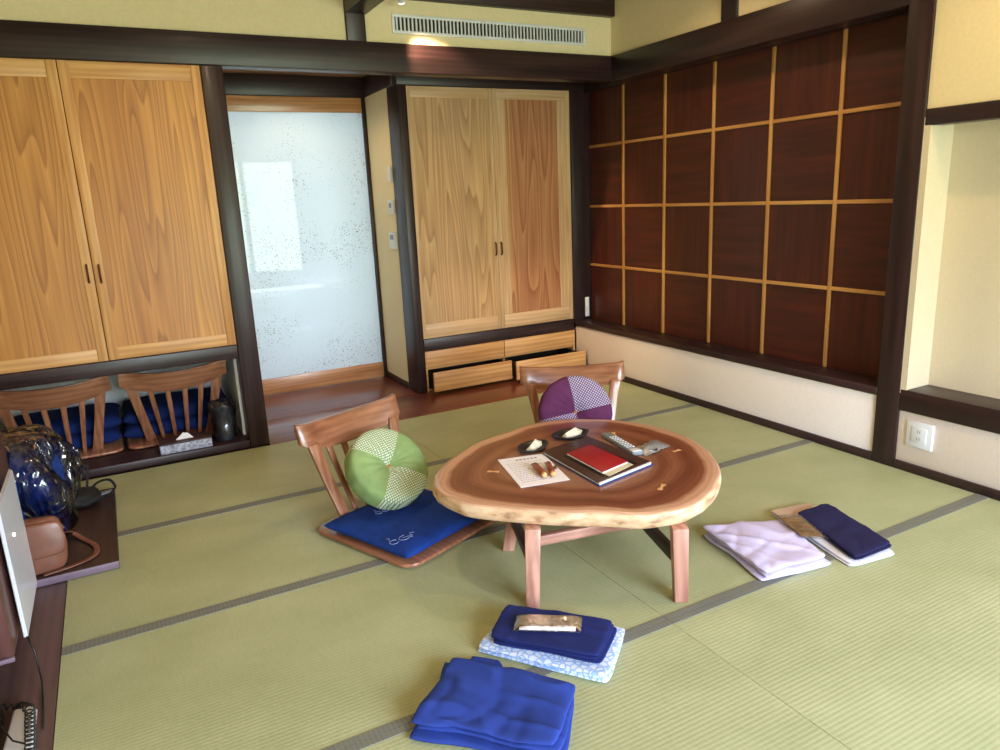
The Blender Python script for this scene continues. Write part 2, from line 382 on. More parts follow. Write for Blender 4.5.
rows = [4.512, 3.605, 2.668, 1.712, .757, -.198, -1.15]
JX = 1.522
mats_lab = {
 (0,0): 'tatami mat in front of the low niche, against the wooden floor at the back',
 (0,1): 'tatami mat in the far corner in front of the open drawers',
 (1,0): 'tatami mat under the chair with the green cushion, second row from the back',
 (1,1): 'tatami mat under the chair with the plum cushion, second row from the back',
 (2,0): 'tatami mat beside the dark board edge, in front of the green cushion chair',
 (2,1): 'tatami mat under the legs of the low table, third row from the back',
 (3,0): 'tatami mat under the folded blue jacket, nearest row, joint beside it',
 (3,1): 'tatami mat in the nearest row below the lilac cloth and power outlet',
}
for r in range(6):
    y1, y0 = rows[r], rows[r+1]
    for c, (x0, x1) in enumerate(((-.342, JX-.001), (JX+.001, XR-.004))):
        if r > 3: lab = 'tatami mat nearest the windows, behind the viewpoint'; g = 'tatami mats by the windows'
        else: lab = mats_lab[(r, c)]; g = 'tatami mats'
        if r == 4: g = 'tatami mats by the windows'
        t = thing('tatami_mat', lab, 'tatami mat', (x0, y0, -.05), group=g)
        B((x0, y0+.001, -.05), (x1, y1-.001, -.001)).build('rush_surface', 'tatami', t)
        if r > 0 : B((x0, y1-.028, -.002), (x1, y1-.001, .0015)).build('cloth_border', 'heri', t)
        if r < 5 : B((x0, y0+.001, -.002), (x1, y0+.028, .0015)).build('cloth_border', 'heri', t)

# walls
struct('wall_back', B((XL, 5.86, -.05), (.80, 5.94, 2.95)).box((1.965, 5.86, -.05), (3.7, 5.94, 2.95)).box((.80, 5.86, 2.38), (1.965, 5.94, 2.95)), 'cream')
struct('wall_back', B((XL, YB+.03, 2.398), (XR+.05, YB+.10, ZC)), 'cream')
struct('wall_left', B((XL-.08, YF, -.05), (XL, 5.9, ZC)), 'cream')
struct('wall_right', B((XR+.02, 2.28, 2.39), (XR+.1, YB+.04, ZC)), 'cream')
struct('wall_right', B((XR+.01, 2.28, .0), (XR+.12, YC-.005, .36)), 'white', .002)
struct('wall_right', B((XR+.012, YF, 1.75), (XR+.12, 2.16, ZC)), 'cream')
struct('wall_right', B((XR+.012, YF, .0), (XR+.12, 2.157, .32)), 'white', .002)
struct('wall_right', B((3.60, YF, .3), (3.68, 2.16, 1.76)).box((3.421, 2.125, .4), (3.60, 2.16, 1.72)), 'alcove_plaster')
struct('wall_right', B((3.70, YF-.1, -.2), (3.78, 5.95, ZC+.05)), 'cream')  # unseen outer shell added to stop sky light leaking through the seams
struct('wall_light_block', B((.2, 7.2, -.2), (3.0, 7.3, 2.95)).box((.2, 5.94, -.2), (.3, 7.2, 2.95)).box((2.9, 5.94, -.2), (3.0, 7.2, 2.95)).box((.2, 5.94, -.3), (3.0, 7.3, -.2)).box((.2,5.94,2.9),(3.0,7.3,2.95)), 'white')  # unseen box added behind the paper door to shut out sky light
struct('ceiling', B((XL-.1, YF-.1, ZC), (4.2, 6.3, ZC+.06)), 'ceiling')
struct('ceiling', B((.60, YB+.12, 2.40), (3.62, 5.86, 2.43)), 'ceiling')
# alcove
struct('wall_alcove', B((.64, YB+.1, 0), (.73, 5.86, 2.4)), 'cream')
struct('wall_alcove', B((1.965, 5.283, .0), (2.03, YD+.0, 2.252)), 'cream')
struct('baseboard_alcove', B((1.955, 5.283, 0), (1.966, YD-.001, .05)), 'darkY', .002)
# beams and posts
k = 0
def trim(lo, hi, ax='Z', bevel=.004):
    global k; k += 1
    return struct('trim_%d' % k, B(lo, hi), 'dark'+ax, bevel)
trim((XL, YB, 2.232), (XR+.02, YB+.12, 2.402), 'X')            # long beam
trim((.613, YB, 0), (.729, YB+.13, 2.231))                     # post beside the niche
trim((1.468, YB+.005, 2.4), (1.588, YB+.1, ZC))                # stub post
trim((1.468, -1.2, 2.555), (1.6, YB+.02, 2.75), 'Y')            # cross beam
trim((1.61, YB-.02, 2.66), (XR+.02, YB+.06, 2.85), 'X')        # cornice beam
trim((1.965, YC, 0), (2.034, 5.282, 2.25))                     # cabinet post
trim((XR, YC-.002, .4), (3.602, YC+.1, 2.28))                  # corner post
trim((1.965, YC+.002, 2.246), (3.602, YC+.09, 2.40), 'X')      # cabinet head
trim((1.955, YC+.09, 2.253), (2.03, YD, 2.40), 'Y')
trim((.73, YD-.005, 2.251), (1.964, YD+.07, 2.40), 'X')        # door head
trim((1.937, YD-.01, 0), (1.965, YD+.07, 2.25))                # jamb
trim((XR, 2.28, 2.225), (XR+.13, YB+.02, 2.402), 'Y')          # right beam
trim((XR-.002, 2.157, 0), (3.605, 2.281, ZC))                  # right post
trim((XR+.005, 3.342, 2.4), (XR+.09, 3.468, ZC))               # small upper post
trim((XR-.004, 2.281, .36), (3.602, YC-.003, .402), 'Y')       # lattice ledge
trim((XR+.13, 2.281, 2.226), (3.62, YC, 2.30), 'Y')
trim((XR, YF, 1.682), (XR+.10, 2.156, 1.756), 'Y')             # rail
trim((XR, YF, .309), (3.605, 2.156, .42), 'Y')                 # ledge
k = 30
struct('baseboard_right', B((XR-.004, YF, 0), (XR+.01, 2.155, .045)).box((XR-.004, 2.282, 0), (XR+.01, YC-.02, .045)), 'darkY', .002)
# front wall with windows (behind the viewpoint)
struct('wall_front', B((XL, YF-.1, 0), (.45, YF, ZC)).box((3.25, YF-.1, 0), (4.2, YF, ZC)).box((.45, YF-.1, 0), (3.25, YF, .25)).box((.45, YF-.1, 2.3), (3.25, YF, ZC)), 'cream')
for i, (a, b) in enumerate(((.45, 1.38), (1.38, 2.32), (2.32, 3.25))):
    w = bpy.data.objects.new('window_%d' % (i+1), None); COL.objects.link(w); w['kind'] = 'structure'; w['_w'] = 1; w['_o'] = [0,0,0]
    f = Mb(); 
    f.box((a, YF-.07, .25), (a+.04, YF-.02, 2.3)).box((b-.04, YF-.07, .25), (b, YF-.02, 2.3)).box((a+.04, YF-.07, .25), (b-.04, YF-.02, .31)).box((a+.04, YF-.07, 2.24), (b-.04, YF-.02, 2.3))
    f.build('frame', 'darkZ', w, .003)
    B((a+.04, YF-.05, .31), (b-.04, YF-.044, 2.24)).build('pane', 'glass', w)

# ------------------------------------------------------------------ closets
def framed_door(parent, x0, x1, z0, z1, y, pmat, smat, rmat, stile=.05, rail=.085, railb=.07, thick=.03, hx=None, hz=0, inner=None):
    d = B((x0, y+.012, z0), (x1, y+thick, z1)).build('door', 'cedarZ', parent)
    pn = B((x0+stile, y+.006, z0+railb), (x1-stile, y+.02, z1-rail)).build('panel', pmat, d)
    s1 = Mb().box((x0, y, z0), (x0+stile, y+thick-.002, z1)).build('stile', smat, d, .002)
    s2 = Mb().box((x1-stile, y, z0), (x1, y+thick-.002, z1)).build('stile', smat, d, .002)
    r1 = Mb().box((x0+stile, y+.002, z1-rail), (x1-stile, y+thick-.003, z1)).build('rail', rmat, d, .002)
    r2 = Mb().box((x0+stile, y+.002, z0), (x1-stile, y+thick-.003, z0+railb)).build('rail', rmat, d, .002)
    h = Mb()
    h.tube([(hx, y+.001, hz-.048), (hx, y-.016, hz-.042), (hx, y-.02, hz), (hx, y-.016, hz+.042), (hx, y+.001, hz+.048)], [.006,.005,.005,.005,.006], 8)
    h.build('handle', 'handle', d, smooth=True)
    return d
def tone(r, g=None, b=None): return (r, g if g else r, b if b else r)
# big closet beside the niche
c = thing('closet', 'honey coloured two-door closet above the open niche holding two legless chairs', 'closet', (-.07, YB, 0))
# object-space ramps run 0..1 from each door's own origin: x is relative to the closet base
PL = door_panel('honey_cedar_near', (150, 92, 40), (210, 150, 78), [(0, tone(.98,.94,.88)), (.17, tone(.90,.82,.74)), (.34, tone(1.0,.97,.93)), (.49, tone(1.1,1.12,.96)), (.60, tone(1.0,1.0,.98))], 1.0)
PLb = door_panel('honey_cedar_far', (150, 92, 40), (208, 148, 78), [(0, tone(1.0)), (.5, tone(1.0))], 4.0)
framed_door(c, -.772, -.077, .656, 2.23, YB+.015, PLb, 'cedarZ', 'cedarX', hx=-.103, hz=1.145)
framed_door(c, -.073, .611, .656, 2.23, YB+.015, PL, 'cedarZ', 'cedarX', hx=-.045, hz=1.14)
B((-1.04, YB+.004, .572), (.611, YB+.899, .654)).build('bottom_rail', 'darkX', c, .003)
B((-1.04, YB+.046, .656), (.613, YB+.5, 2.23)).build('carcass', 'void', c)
B((-1.04, YB+.002, .0), (.611, YB+.899, .05)).build('base', 'darkX', c, .003)
B((-1.04, YB+.02, .66), (-.774, YB+.045, 2.23)).build('side_panel', 'cedarZ', c)
struct('wall_niche', B((XL, YB+.90, .0), (.64, YB+.96, .6)).box((.596, YB+.135, .051), (.612, YB+.899, .571)), 'niche_white')

# corner cabinet
c = thing('cabinet', 'pale cedar two-door cabinet above four drawers in the far corner', 'cabinet', (2.035, YC, 0))
P1 = door_panel('pale_cedar', (160, 116, 80), (216, 174, 132), [(0, tone(.95,.96,.92)), (.14, tone(1.0)), (.36, tone(.93,.94,.95)), (.48, tone(1.0,1.02,.98))], 7.0)
P2 = door_panel('pinkish_cedar', (150, 84, 56), (198, 146, 104), [(0, tone(1.08,1.12,1.05)), (.80, tone(1.08,1.14,1.05)), (.835, tone(.96,.9,.92)), (1.0, tone(.98,.92,.92))], 11.0)
M['pale_stile'] = wood('pale_stile', (196, 154, 112), (220, 182, 142), 'Z', .45)
M['pale_rail'] = wood('pale_rail', (196, 154, 112), (220, 182, 142), 'X', .45)
framed_door(c, 2.037, 2.719, .417, 2.243, YC+.012, P1, 'pale_stile', 'pale_rail', .028, .075, .11, hx=2.698, hz=1.055)
d2 = framed_door(c, 2.722, 3.418, .417, 2.243, YC+.012, P2, 'pale_stile', 'pale_rail', .035, .075, .11, hx=2.748, hz=1.055)
B((3.30, YC+.0165, .53), (3.382, YC+.0185, 2.166)).build('edge_board', 'pale_stile', d2)
B((2.757, YC+.0165, .53), (2.83, YC+.0185, 2.166)).build('edge_board', 'pale_stile', d2)
B((2.035, YC+.002, .322), (3.418, YC+.3, .415)).build('middle_rail', 'darkX', c, .003)
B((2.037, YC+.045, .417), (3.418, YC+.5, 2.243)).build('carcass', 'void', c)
cs = Mb().box((2.037, YC+.0, .0), (2.05, YC+.5, .321)).box((2.729, YC+.02, .02), (2.739, YC+.5, .321)).box((3.403, YC+.0, .0), (3.418, YC+.5, .321)).box((2.05, YC+.49, .0), (3.403, YC+.5, .321))
cs.box((2.05, YC+.02, .0), (3.403, YC+.49, .018)).box((2.05, YC+.02, .172), (3.403, YC+.49, .178))
cs.build('drawer_carcass', 'cedarX', c)
def drawer(x0, x1, z0, z1, y):
    d = B((x0, y, z0), (x1, y+.02, z1)).build('drawer', 'cedarX', c, .002)
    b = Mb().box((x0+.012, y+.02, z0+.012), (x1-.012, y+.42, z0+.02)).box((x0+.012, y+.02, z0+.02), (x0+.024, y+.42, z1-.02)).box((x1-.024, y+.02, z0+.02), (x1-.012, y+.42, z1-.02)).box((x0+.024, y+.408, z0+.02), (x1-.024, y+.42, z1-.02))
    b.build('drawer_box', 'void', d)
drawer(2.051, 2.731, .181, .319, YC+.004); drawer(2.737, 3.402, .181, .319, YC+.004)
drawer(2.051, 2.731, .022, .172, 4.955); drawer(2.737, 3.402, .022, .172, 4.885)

# lattice wall panel
c = thing('lattice_panel', 'wall of dark red wooden squares divided by thin light wooden strips', 'wall panel', (3.60, 5.068, .402))
cols = [2.262, 2.736, 3.205, 3.677, 4.148, 4.620, 5.066]
rz = [.403, .862, 1.341, 1.812, 2.226]
for i in range(6):
    for j in range(4):
        B((3.60, cols[i]+(.018 if i == 0 else 0)+.0005, rz[j]), (3.615, cols[i+1]-.0005, rz[j+1]-.001)).build('square_panel', 'redwoodZ' if (i+j) % 2 == 0 else 'redwoodY', c)
for i in range(1, 6): B((3.588, cols[i]-.0105, .403), (3.6, cols[i]+.0105, 2.225)).build('vertical_strip', 'stripZ', c, .001)
for j in range(1, 4): B((3.590, 2.283, rz[j]-.0105), (3.6, 5.067, rz[j]+.0105)).build('horizontal_strip', 'stripY', c, .001)

# sliding door
d = bpy.data.objects.new('door_1', None); COL.objects.link(d); d.location = (.8, YD, 0); d['kind'] = 'structure'; d['_w'] = 1; d['_o'] = [.8, YD, 0]
M['rail'] = wood('door_rail', (168, 112, 70), (204, 150, 104), 'X', .3, coat=.3)
B((.80, YD+.004, 2.14), (1.936, YD+.04, 2.25)).build('top_rail', 'rail', d, .002)
B((.80, YD+.004, .003), (1.936, YD+.04, .13)).build('bottom_rail', 'rail', d, .002)
B((.80, YD+.018, .13), (1.936, YD+.022, 2.14)).build('paper_glass_pane', 'washi', d)

# air vent
c = thing('air_vent', 'long white slatted air vent high on the back wall', 'air vent', (2.49, YB+.03, 2.46))
f = Mb(); x0, x1, z0, z1 = 1.765, 3.208, 2.463, 2.575
f.box((x0, YB+.018, z0), (x1, YB+.031, z0+.018)).box((x0, YB+.018, z1-.018), (x1, YB+.031, z1)).box((x0, YB+.018, z0+.018), (x0+.018, YB+.031, z1-.018)).box((x1-.018, YB+.018, z0+.018), (x1, YB+.031, z1-.018))
f.build('frame', 'plastic', c, .002)
B((x0+.018, YB+.0285, z0+.018), (x1-.018, YB+.0295, z1-.018)).build('backing', 'black', c)
g = Mb(); n = 54; st = (x1-x0-.036)/n
for i in range(n): xx = x0+.018+st*(i+.5); g.box((xx-.0052, YB+.019, z0+.018), (xx+.0052, YB+.028, z1-.018))
g.build('slats', 'plastic', c)

# small wall devices in the alcove
def plate(lab, cat, name, y0, y1, z0, z1, extra=None):
    c = thing(name, lab, cat, (1.965, (y0+y1)/2, z0))
    B((1.945, y0, z0), (1.964, y1, z1)).build('housing', 'plastic', c, .003)
    if extra: B((1.9435, y0+.025, z1-.055), (1.9455, y1-.03, z1-.02)).build('display', 'grey_plastic', c)
    else: B((1.942, y0+.03, z0+.02), (1.9455, y1-.03, z1-.03)).build('rocker', 'plastic', c, .001)
    return c
plate('upper blank white switch on the alcove side wall, highest of three', 'switch', 'light_switch', 5.29, 5.345, 1.60, 1.71)
plate('middle white control with tiny grey display, between switch and thermostat', 'control panel', 'wall_control', 5.29, 5.39, 1.36, 1.462, True)
plate('lowest white thermostat with blue-grey display on the alcove side wall', 'thermostat', 'thermostat', 5.292, 5.42, 1.10, 1.225, True)
c = thing('power_outlet', 'square white power outlet on the low wall under the window ledge', 'power outlet', (XR, 2.04, .135))
B((XR+.0, 1.972, .137), (XR+.0125, 2.106, .27)).build('cover', 'plastic', c, .003)
B((XR-.004, 2.0, .165), (XR+.001, 2.078, .243)).build('socket_insert', 'plastic', c, .002)
for zz in (.185, .222):
    for yy in (2.032, 2.044): B((XR-.0048, yy, zz-.007), (XR-.0035, yy+.003, zz+.007)).build('slot', 'grey_plastic', c)
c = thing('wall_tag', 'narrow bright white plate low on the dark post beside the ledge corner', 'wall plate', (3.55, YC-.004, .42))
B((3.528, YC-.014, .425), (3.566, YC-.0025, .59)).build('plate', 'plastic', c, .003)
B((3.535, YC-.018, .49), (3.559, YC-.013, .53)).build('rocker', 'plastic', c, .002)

# ------------------------------------------------------------------ legless chair
def legless_chair(label, loc, rz):
    """Local frame: sitter faces -Y, back at +Y; base back edge near y=0."""
    t = thing('legless_chair', label, 'legless chair', loc, rz, world=False)
    # seat board: rounded rectangle
    W, D, R = .312, .64, .07
    pts = []
    for cx, cy, a0 in ((W-R, .06-R, 0), (-W+R, .06-R, 90), (-W+R, .06-D+R, 180), (W-R, .06-D+R, 270)):
        for i in range(7): a = math.radians(a0+i*15); pts.append((cx+R*math.cos(a), cy+R*math.sin(a)))
    Mb().prism(pts, .006, .024).build('seat', 'chairY', t, .006)
    def cp(u, z, rail=False):   # a point of the curved back surface: u -1..1, z height
        lean = .27*(z-.02)
        half = .185 + .072*(z-.02)/.355 if not rail else .300
        return Vector((u*half, -.035 + lean + .075*(1-u*u)*(z/.49), z))
    for u in (-.93, .93):
        m = Mb(); N = 7; prevs = []
        for i in range(N+1):
            z = .02+(.405-.02)*i/N; bend = .012*math.sin(PI*i/N)
            p = cp(u, z)+Vector((0, bend, 0)); prevs.append((p, .03-.004*math.sin(PI*i/N)))
        vs = []; fs = []
        for p, w in prevs:
            vs += [p+Vector((-w, -.011, 0)), p+Vector((w, -.011, 0)), p+Vector((w, .011, 0)), p+Vector((-w, .011, 0))]
        for i in range(N):
            for q in range(4): fs.append((i*4+q, i*4+(q+1) % 4, i*4+4+(q+1) % 4, i*4+4+q))
        fs += [(3,2,1,0), tuple(N*4+q for q in range(4))]
        m.add(vs, fs); m.build('back_post', 'chairZ', t, .004)
    for u in (-.56, -.19, .19, .56):
        m = Mb(); N = 6; vs = []; fs = []
        for i in range(N+1):
            z = .02+(.405-.02)*i/N; p = cp(u, z)+Vector((0, .012*math.sin(PI*i/N), 0)); w = .010+.006*i/N
            vs += [p+Vector((-w, -.007, 0)), p+Vector((w, -.007, 0)), p+Vector((w, .007, 0)), p+Vector((-w, .007, 0))]
        for i in range(N):
            for q in range(4): fs.append((i*4+q, i*4+(q+1) % 4, i*4+4+(q+1) % 4, i*4+4+q))
        fs += [(3,2,1,0), tuple(N*4+q for q in range(4))]
        m.add(vs, fs); m.build('spindle', 'chairZ', t, .002)
    # curved top rail with flared ends
    m = Mb(); N = 20; vs = []; fs = []
    for i in range(N+1):
        u = -1.03+2.06*i/N; uu = u
        e = max(0, abs(u)-.85)/.23
        zt = .478+.026*abs(u)**2; zb = .350+.056*abs(u)**2.2
        T = .013-.002*e
        a = cp(uu, zb, True); b = cp(uu, zt, True); b.z = zt
        kk = max(0, abs(u)-.90)/.13; a.y += .03*kk; b.y += .03*kk; a.x -= math.copysign(.008*kk, u); b.x -= math.copysign(.008*kk, u)
        vs += [a+Vector((0, -T, 0)), b+Vector((0, -T, 0)), b+Vector((0, T*1.1, 0)), a+Vector((0, T*1.1, 0))]
    for i in range(N):
        for q in range(4): fs.append((i*4+q, i*4+(q+1) % 4, i*4+4+(q+1) % 4, i*4+4+q))
    fs += [(3,2,1,0), tuple(N*4+q for q in range(4))]
    m.add(vs, fs); m.build('top_rail', 'chairX', t, .005, seg=3)
    return t
# frames: facing vector angle; rz rotates local -Y onto the facing direction
ch1 = legless_chair('legless wooden chair holding the green round cushion and a navy floor cushion', (.945, 3.165, 0), math.radians(22.5))
def chair(label, loc, rz):
    c = copy_tree(ch1); c['label'] = label; c.location = loc; c.rotation_euler = (0, 0, rz); return c
ch2 = chair('legless wooden chair behind the tree-slice table with the plum round cushion', (2.20, 3.27, 0), math.radians(-26))
ch3 = chair('legless wooden chair stored in the niche beside the tissue box', (.25, 4.80, .05), math.radians(180))
ch4 = chair('legless wooden chair stored in the niche half behind the plastic-wrapped bundle', (-.395, 4.80, .05), math.radians(180))
for o in (ch1, ch2, ch3, ch4): o['group'] = 'legless wooden chairs'

# ------------------------------------------------------------------ square floor cushions
def pillow(name, label, cat, center, hx, hy, h, rz, mat, tilt=0, group=None, seed=0, embroider=False, build=True, corner=.10, z0=0):
    t = thing(name, label, cat, center, rz, group, world=False)
    m = Mb(); N = 22; vs = []
    def prof(a): a = abs(a); return max(0, 1-a**6)**.5
    top = []; bot = []
    for j in range(N+1):
        for i in range(N+1):
            u = -1+2*i/N; v = -1+2*j/N
            # cosine spacing concentrates near rims
            u = math.sin(u*PI/2); v = math.sin(v*PI/2)
            x = hx*u*(1-.03*(1-v*v)); y = hy*v*(1-.03*(1-u*u))
            e = (prof(u)*prof(v))**.8
            n = noise.noise(Vector((x*6+seed, y*6, seed)))*.12
            top.append(Vector((x, y, h*.5+h*.5*e*(1+n)))); bot.append(Vector((x, y, h*.5-h*.5*e)))
    id_ = lambda i, j: j*(N+1)+i
    o = (N+1)**2
    fs = []
    for j in range(N):
        for i in range(N):
            fs.append((id_(i,j), id_(i+1,j), id_(i+1,j+1), id_(i,j+1)))
            fs.append((o+id_(i,j), o+id_(i,j+1), o+id_(i+1,j+1), o+id_(i+1,j)))
    m.add(top+bot, fs)
    b = m.build('cover', mat, t, smooth=True)
    bm = bmesh.new(); bm.from_mesh(b.data); bmesh.ops.remove_doubles(bm, verts=bm.verts, dist=.0005); bmesh.ops.recalc_face_normals(bm, faces=bm.faces); bm.to_mesh(b.data); bm.free()
    return t
def strokes(parent, name, curves, r, mat):
    m = Mb()
    for c in curves: m.tube(c, r, 5)
    return m.build(name, mat, parent, smooth=True)
z1 = pillow('floor_cushion', 'square navy floor cushion with pale embroidered marks on the chair with green cushion', 'floor cushion', (1.025, 2.885, .026), .272, .268, .06, math.radians(22.5), 'indigo', seed=3)
sk = []
def arc(cx, cy, rx, ry, a0, a1, z=.0605, n=9): return [(cx+rx*math.cos(math.radians(a0+(a1-a0)*i/n)), cy+ry*math.sin(math.radians(a0+(a1-a0)*i/n)), z) for i in range(n+1)]
for (bx, by, sc) in ((-.215, -.165, .9), (-.06, .11, .7)):
    sk += [arc(bx-.03*sc, by, .022*sc, .02*sc, 20, 330), arc(bx+.03*sc, by-.005, .03*sc, .022*sc, 60, 350), [(bx-.035*sc, by+.03*sc, .0605), (bx-.02*sc, by+.045*sc, .0605), (bx-.03*sc, by+.055*sc, .0605)],
           [(bx+.02*sc, by, .0605), (bx+.055*sc, by-.012*sc, .0605), (bx+.06*sc, by-.03*sc, .0605)], arc(bx+.08*sc, by-.01, .012*sc, .02*sc, 200, 20)]
strokes(z1, 'embroidery', sk, .0011, 'stitch')
# stored cushions in the niche: three on each stored chair
nc = None
for (cx, who) in ((.25, 'on the stored chair beside the tissue box'), (-.395, 'on the stored chair nearer the plastic-wrapped bundle')):
    for q, lvl in enumerate(('lower', 'upper')):
        lab = 'navy floor cushion %s, %s of two' % (who, lvl)
        loc = (cx+.012*(q-.5), 5.065, .076+q*.09)
        if nc is None: nc = pillow('floor_cushion', lab, 'floor cushion', loc, .318, .22, .108, 0, 'nichenavy', seed=9); o = nc
        else: o = copy_tree(nc); o['label'] = lab; o.location = loc
        o['group'] = 'navy floor cushions stacked in the niche'

# ------------------------------------------------------------------ round cushions
def round_cushion(label, loc, normal, spin, a, b, r=.2, th=.062):
    t = bpy.data.objects.new('round_cushion', None); COL.objects.link(t); t['_w'] = 0; t['_o'] = [0,0,0]
    tag(t, label, 'cushion')
    z = Vector(normal).normalized(); q = z.to_track_quat('Z', 'Y')
    t.rotation_mode = 'QUATERNION'; t.rotation_quaternion = q @ Matrix.Rotation(spin, 4, 'Z').to_quaternion(); t.location = loc
    NR = 14; NA = 64
    def surf(sgn, k):
        # sector k of four
        m = Mb(); vs = []; fs = []
        for i in range(NR+1):
            f = i/NR; rr = r*math.sin(f*PI/2)
            for j in range(NA//4+1):
                ang = (k+j/(NA//4))*PI/2
                h = th*(max(0, 1-(f)**4.5))**.55*(1-.72*math.exp(-(rr/(.2*r))**2))
                edge = 1+ .008*math.sin(ang*16)*f
                pl = .004*math.sin(ang*18)*math.exp(-((f-.3)/.25)**2)
                vs.append(Vector((rr*edge*math.cos(ang), rr*edge*math.sin(ang), sgn*(h+pl*(f > .05)))))
        n = NA//4+1
        for i in range(NR):
            for j in range(n-1): fs.append((i*n+j, i*n+j+1, (i+1)*n+j+1, (i+1)*n+j))
        return vs, fs
    for k in range(4):
        m = Mb()
        for sg in (1, -1): m.add(*surf(sg, k))
        o = m.build('fabric_wedge', a if k % 2 == 0 else b, t, smooth=True)
        if (a if k % 2 == 0 else b).endswith('dot'): o['label'] = 'patterned wedge'
        bm = bmesh.new(); bm.from_mesh(o.data); bmesh.ops.remove_doubles(bm, verts=bm.verts, dist=.0003); bm.to_mesh(o.data); bm.free()
    Mb().lathe([(.001, .008), (.009, .008), (.011, .016), (.008, .023), (.001, .025)], (0, 0, 0), 12).build('button', 'button', t, smooth=True)
    return t
round_cushion('round green patchwork cushion with patterned wedges leaning on a legless chair', (.985, 3.02, .262), (.25, -.74, .72), math.radians(48), 'greendot', 'green', r=.194)
round_cushion('round plum patchwork cushion with patterned wedges behind the table', (2.055, 3.06, .325), (-.40, -.85, .33), math.radians(10), 'purpledot', 'purple', r=.195)

# ------------------------------------------------------------------ low tree-slice table
TZ, TH = .34, .061
outline = [(1.002,2.45),(1.03,2.58),(1.117,2.703),(1.23,2.80),(1.349,2.882),(1.46,2.925),(1.58,2.955),(1.70,2.985),(1.803,2.992),(1.91,2.965),(1.993,2.918),(2.09,2.835),(2.164,2.735),(2.215,2.60),(2.234,2.452),
           (2.222,2.34),(2.181,2.215),(2.135,2.12),(2.087,2.051),(2.012,1.97),(1.926,1.905),(1.85,1.862),(1.775,1.833),(1.657,1.815),(1.543,1.845),(1.47,1.90),(1.403,1.955),(1.33,2.01),(1.265,2.062),(1.21,2.115),(1.158,2.165),(1.105,2.22),(1.06,2.275),(1.025,2.34)]
t = thing('low_table', 'low tree-slice table with live edge and three visible splayed legs', 'table', (1.62, 2.38, 0))
m = Mb(); cen = Vector((1.64, 2.42)); NN = 120
P = []
L = len(outline)
for i in range(NN):
    f = i/NN*L; a = int(f); u = f-a
    p0, p1, p2, p3 = [Vector(outline[(a+d) % L]) for d in (-1, 0, 1, 2)]
    p = .5*((2*p1)+(-p0+p2)*u+(2*p0-5*p1+4*p2-p3)*u*u+(-p0+3*p1-3*p2+p3)*u**3)
    P.append(p + (p-cen).normalized()*noise.noise(Vector((p.x*9, p.y*9, 0)))*.006)
rings = [(0, TZ), (.12, TZ), (.3, TZ), (.5, TZ), (.65, TZ), (.78, TZ), (.88, TZ), (.95, TZ), (.982, TZ-.001), (.993, TZ-.005), (1.0, TZ-.018), (1.0, TZ-TH*.6), (.992, TZ-TH*.9), (.975, TZ-TH), (.5, TZ-TH), (0, TZ-TH)]
vs = []; ringv = []
for ri, (r_, z) in enumerate(rings):
    for i, p in enumerate(P):
        q = cen+(p-cen)*max(r_, .004)
        if 9 <= ri <= 12: q += (p-cen).normalized()*noise.noise(Vector((p.x*14, p.y*14, z*40)))*.008
        vs.append(Vector((q.x, q.y, z))); ringv.append(r_)
fs = []; mi = []
for ri in range(len(rings)-1):
    for i in range(NN): fs.append((ri*NN+i, ri*NN+(i+1) % NN, (ri+1)*NN+(i+1) % NN, (ri+1)*NN+i)); mi.append(1 if ri >= 9 else 0)
fs += [tuple(range(NN)), tuple((len(rings)-1)*NN+i for i in range(NN))]; mi += [0, 1]
m.add(vs, fs); m.mi = mi
top = m.build('tabletop', ['slab', 'slabedge'], t, smooth=True)
at = top.data.attributes.new('ring', 'FLOAT', 'POINT')
for i, v_ in enumerate(ringv): at.data[i].value = v_
def leg(b, tp):
    q = lambda p, h: [(p[0]-.87*a*h+.5*c_*h*-1, p[1]+.5*a*h*-1*-1-.87*c_*h*-1*-1, p[2]) for a, c_ in ((-1, 1), (-1, -1), (1, -1), (1, 1))]
    return Mb().hexa(q((b[0], b[1], b[2]+.0005), .024), q(tp, .029))
zb = TZ-TH+.002
LB = [((1.172, 2.045, 0), (1.215, 2.10, zb)), ((1.645, 1.79, 0), (1.652, 1.81, zb)), ((1.31, 2.475, 0), (1.335, 2.42, zb)), ((1.84, 2.36, 0), (1.79, 2.33, zb))]
for b_, t_ in LB: leg(b_, t_).build('leg', 'walnutZ', t, .003)
def on(i, z):
    b_, t_ = LB[i]; f = z/zb; return Vector(b_)*(1-f)+Vector(t_)*f
A0, A1 = on(0, .15), on(2, .15); C0, C1 = on(1, .15), on(3, .15)
Mb().bar(A0, A1, .028, .045).build('side_stretcher', 'darkY', t, .002)
Mb().bar(C0, C1, .028, .045).build('side_stretcher', 'darkY', t, .002)
Mb().bar(A0.lerp(A1, .42), C0.lerp(C1, .62), .032, .04).build('middle_stretcher', 'walnutX', t, .002)
for (x, y, a, l) in ((1.282, 2.525, -40, .05), (1.978, 2.62, 60, .05), (1.742, 2.008, 35, .06), (2.06, 2.28, 5, .04)):
    c_, s_ = math.cos(math.radians(a)), math.sin(math.radians(a)); m = Mb()
    pts = [(-l/2, -.011), (0, -.004), (l/2, -.011), (l/2, .011), (0, .004), (-l/2, .011)]
    m.prism([(x+px*c_-py*s_, y+px*s_+py*c_) for px, py in pts], TZ-.002, TZ+.0006)
    m.build('butterfly_key', 'inlay', t)

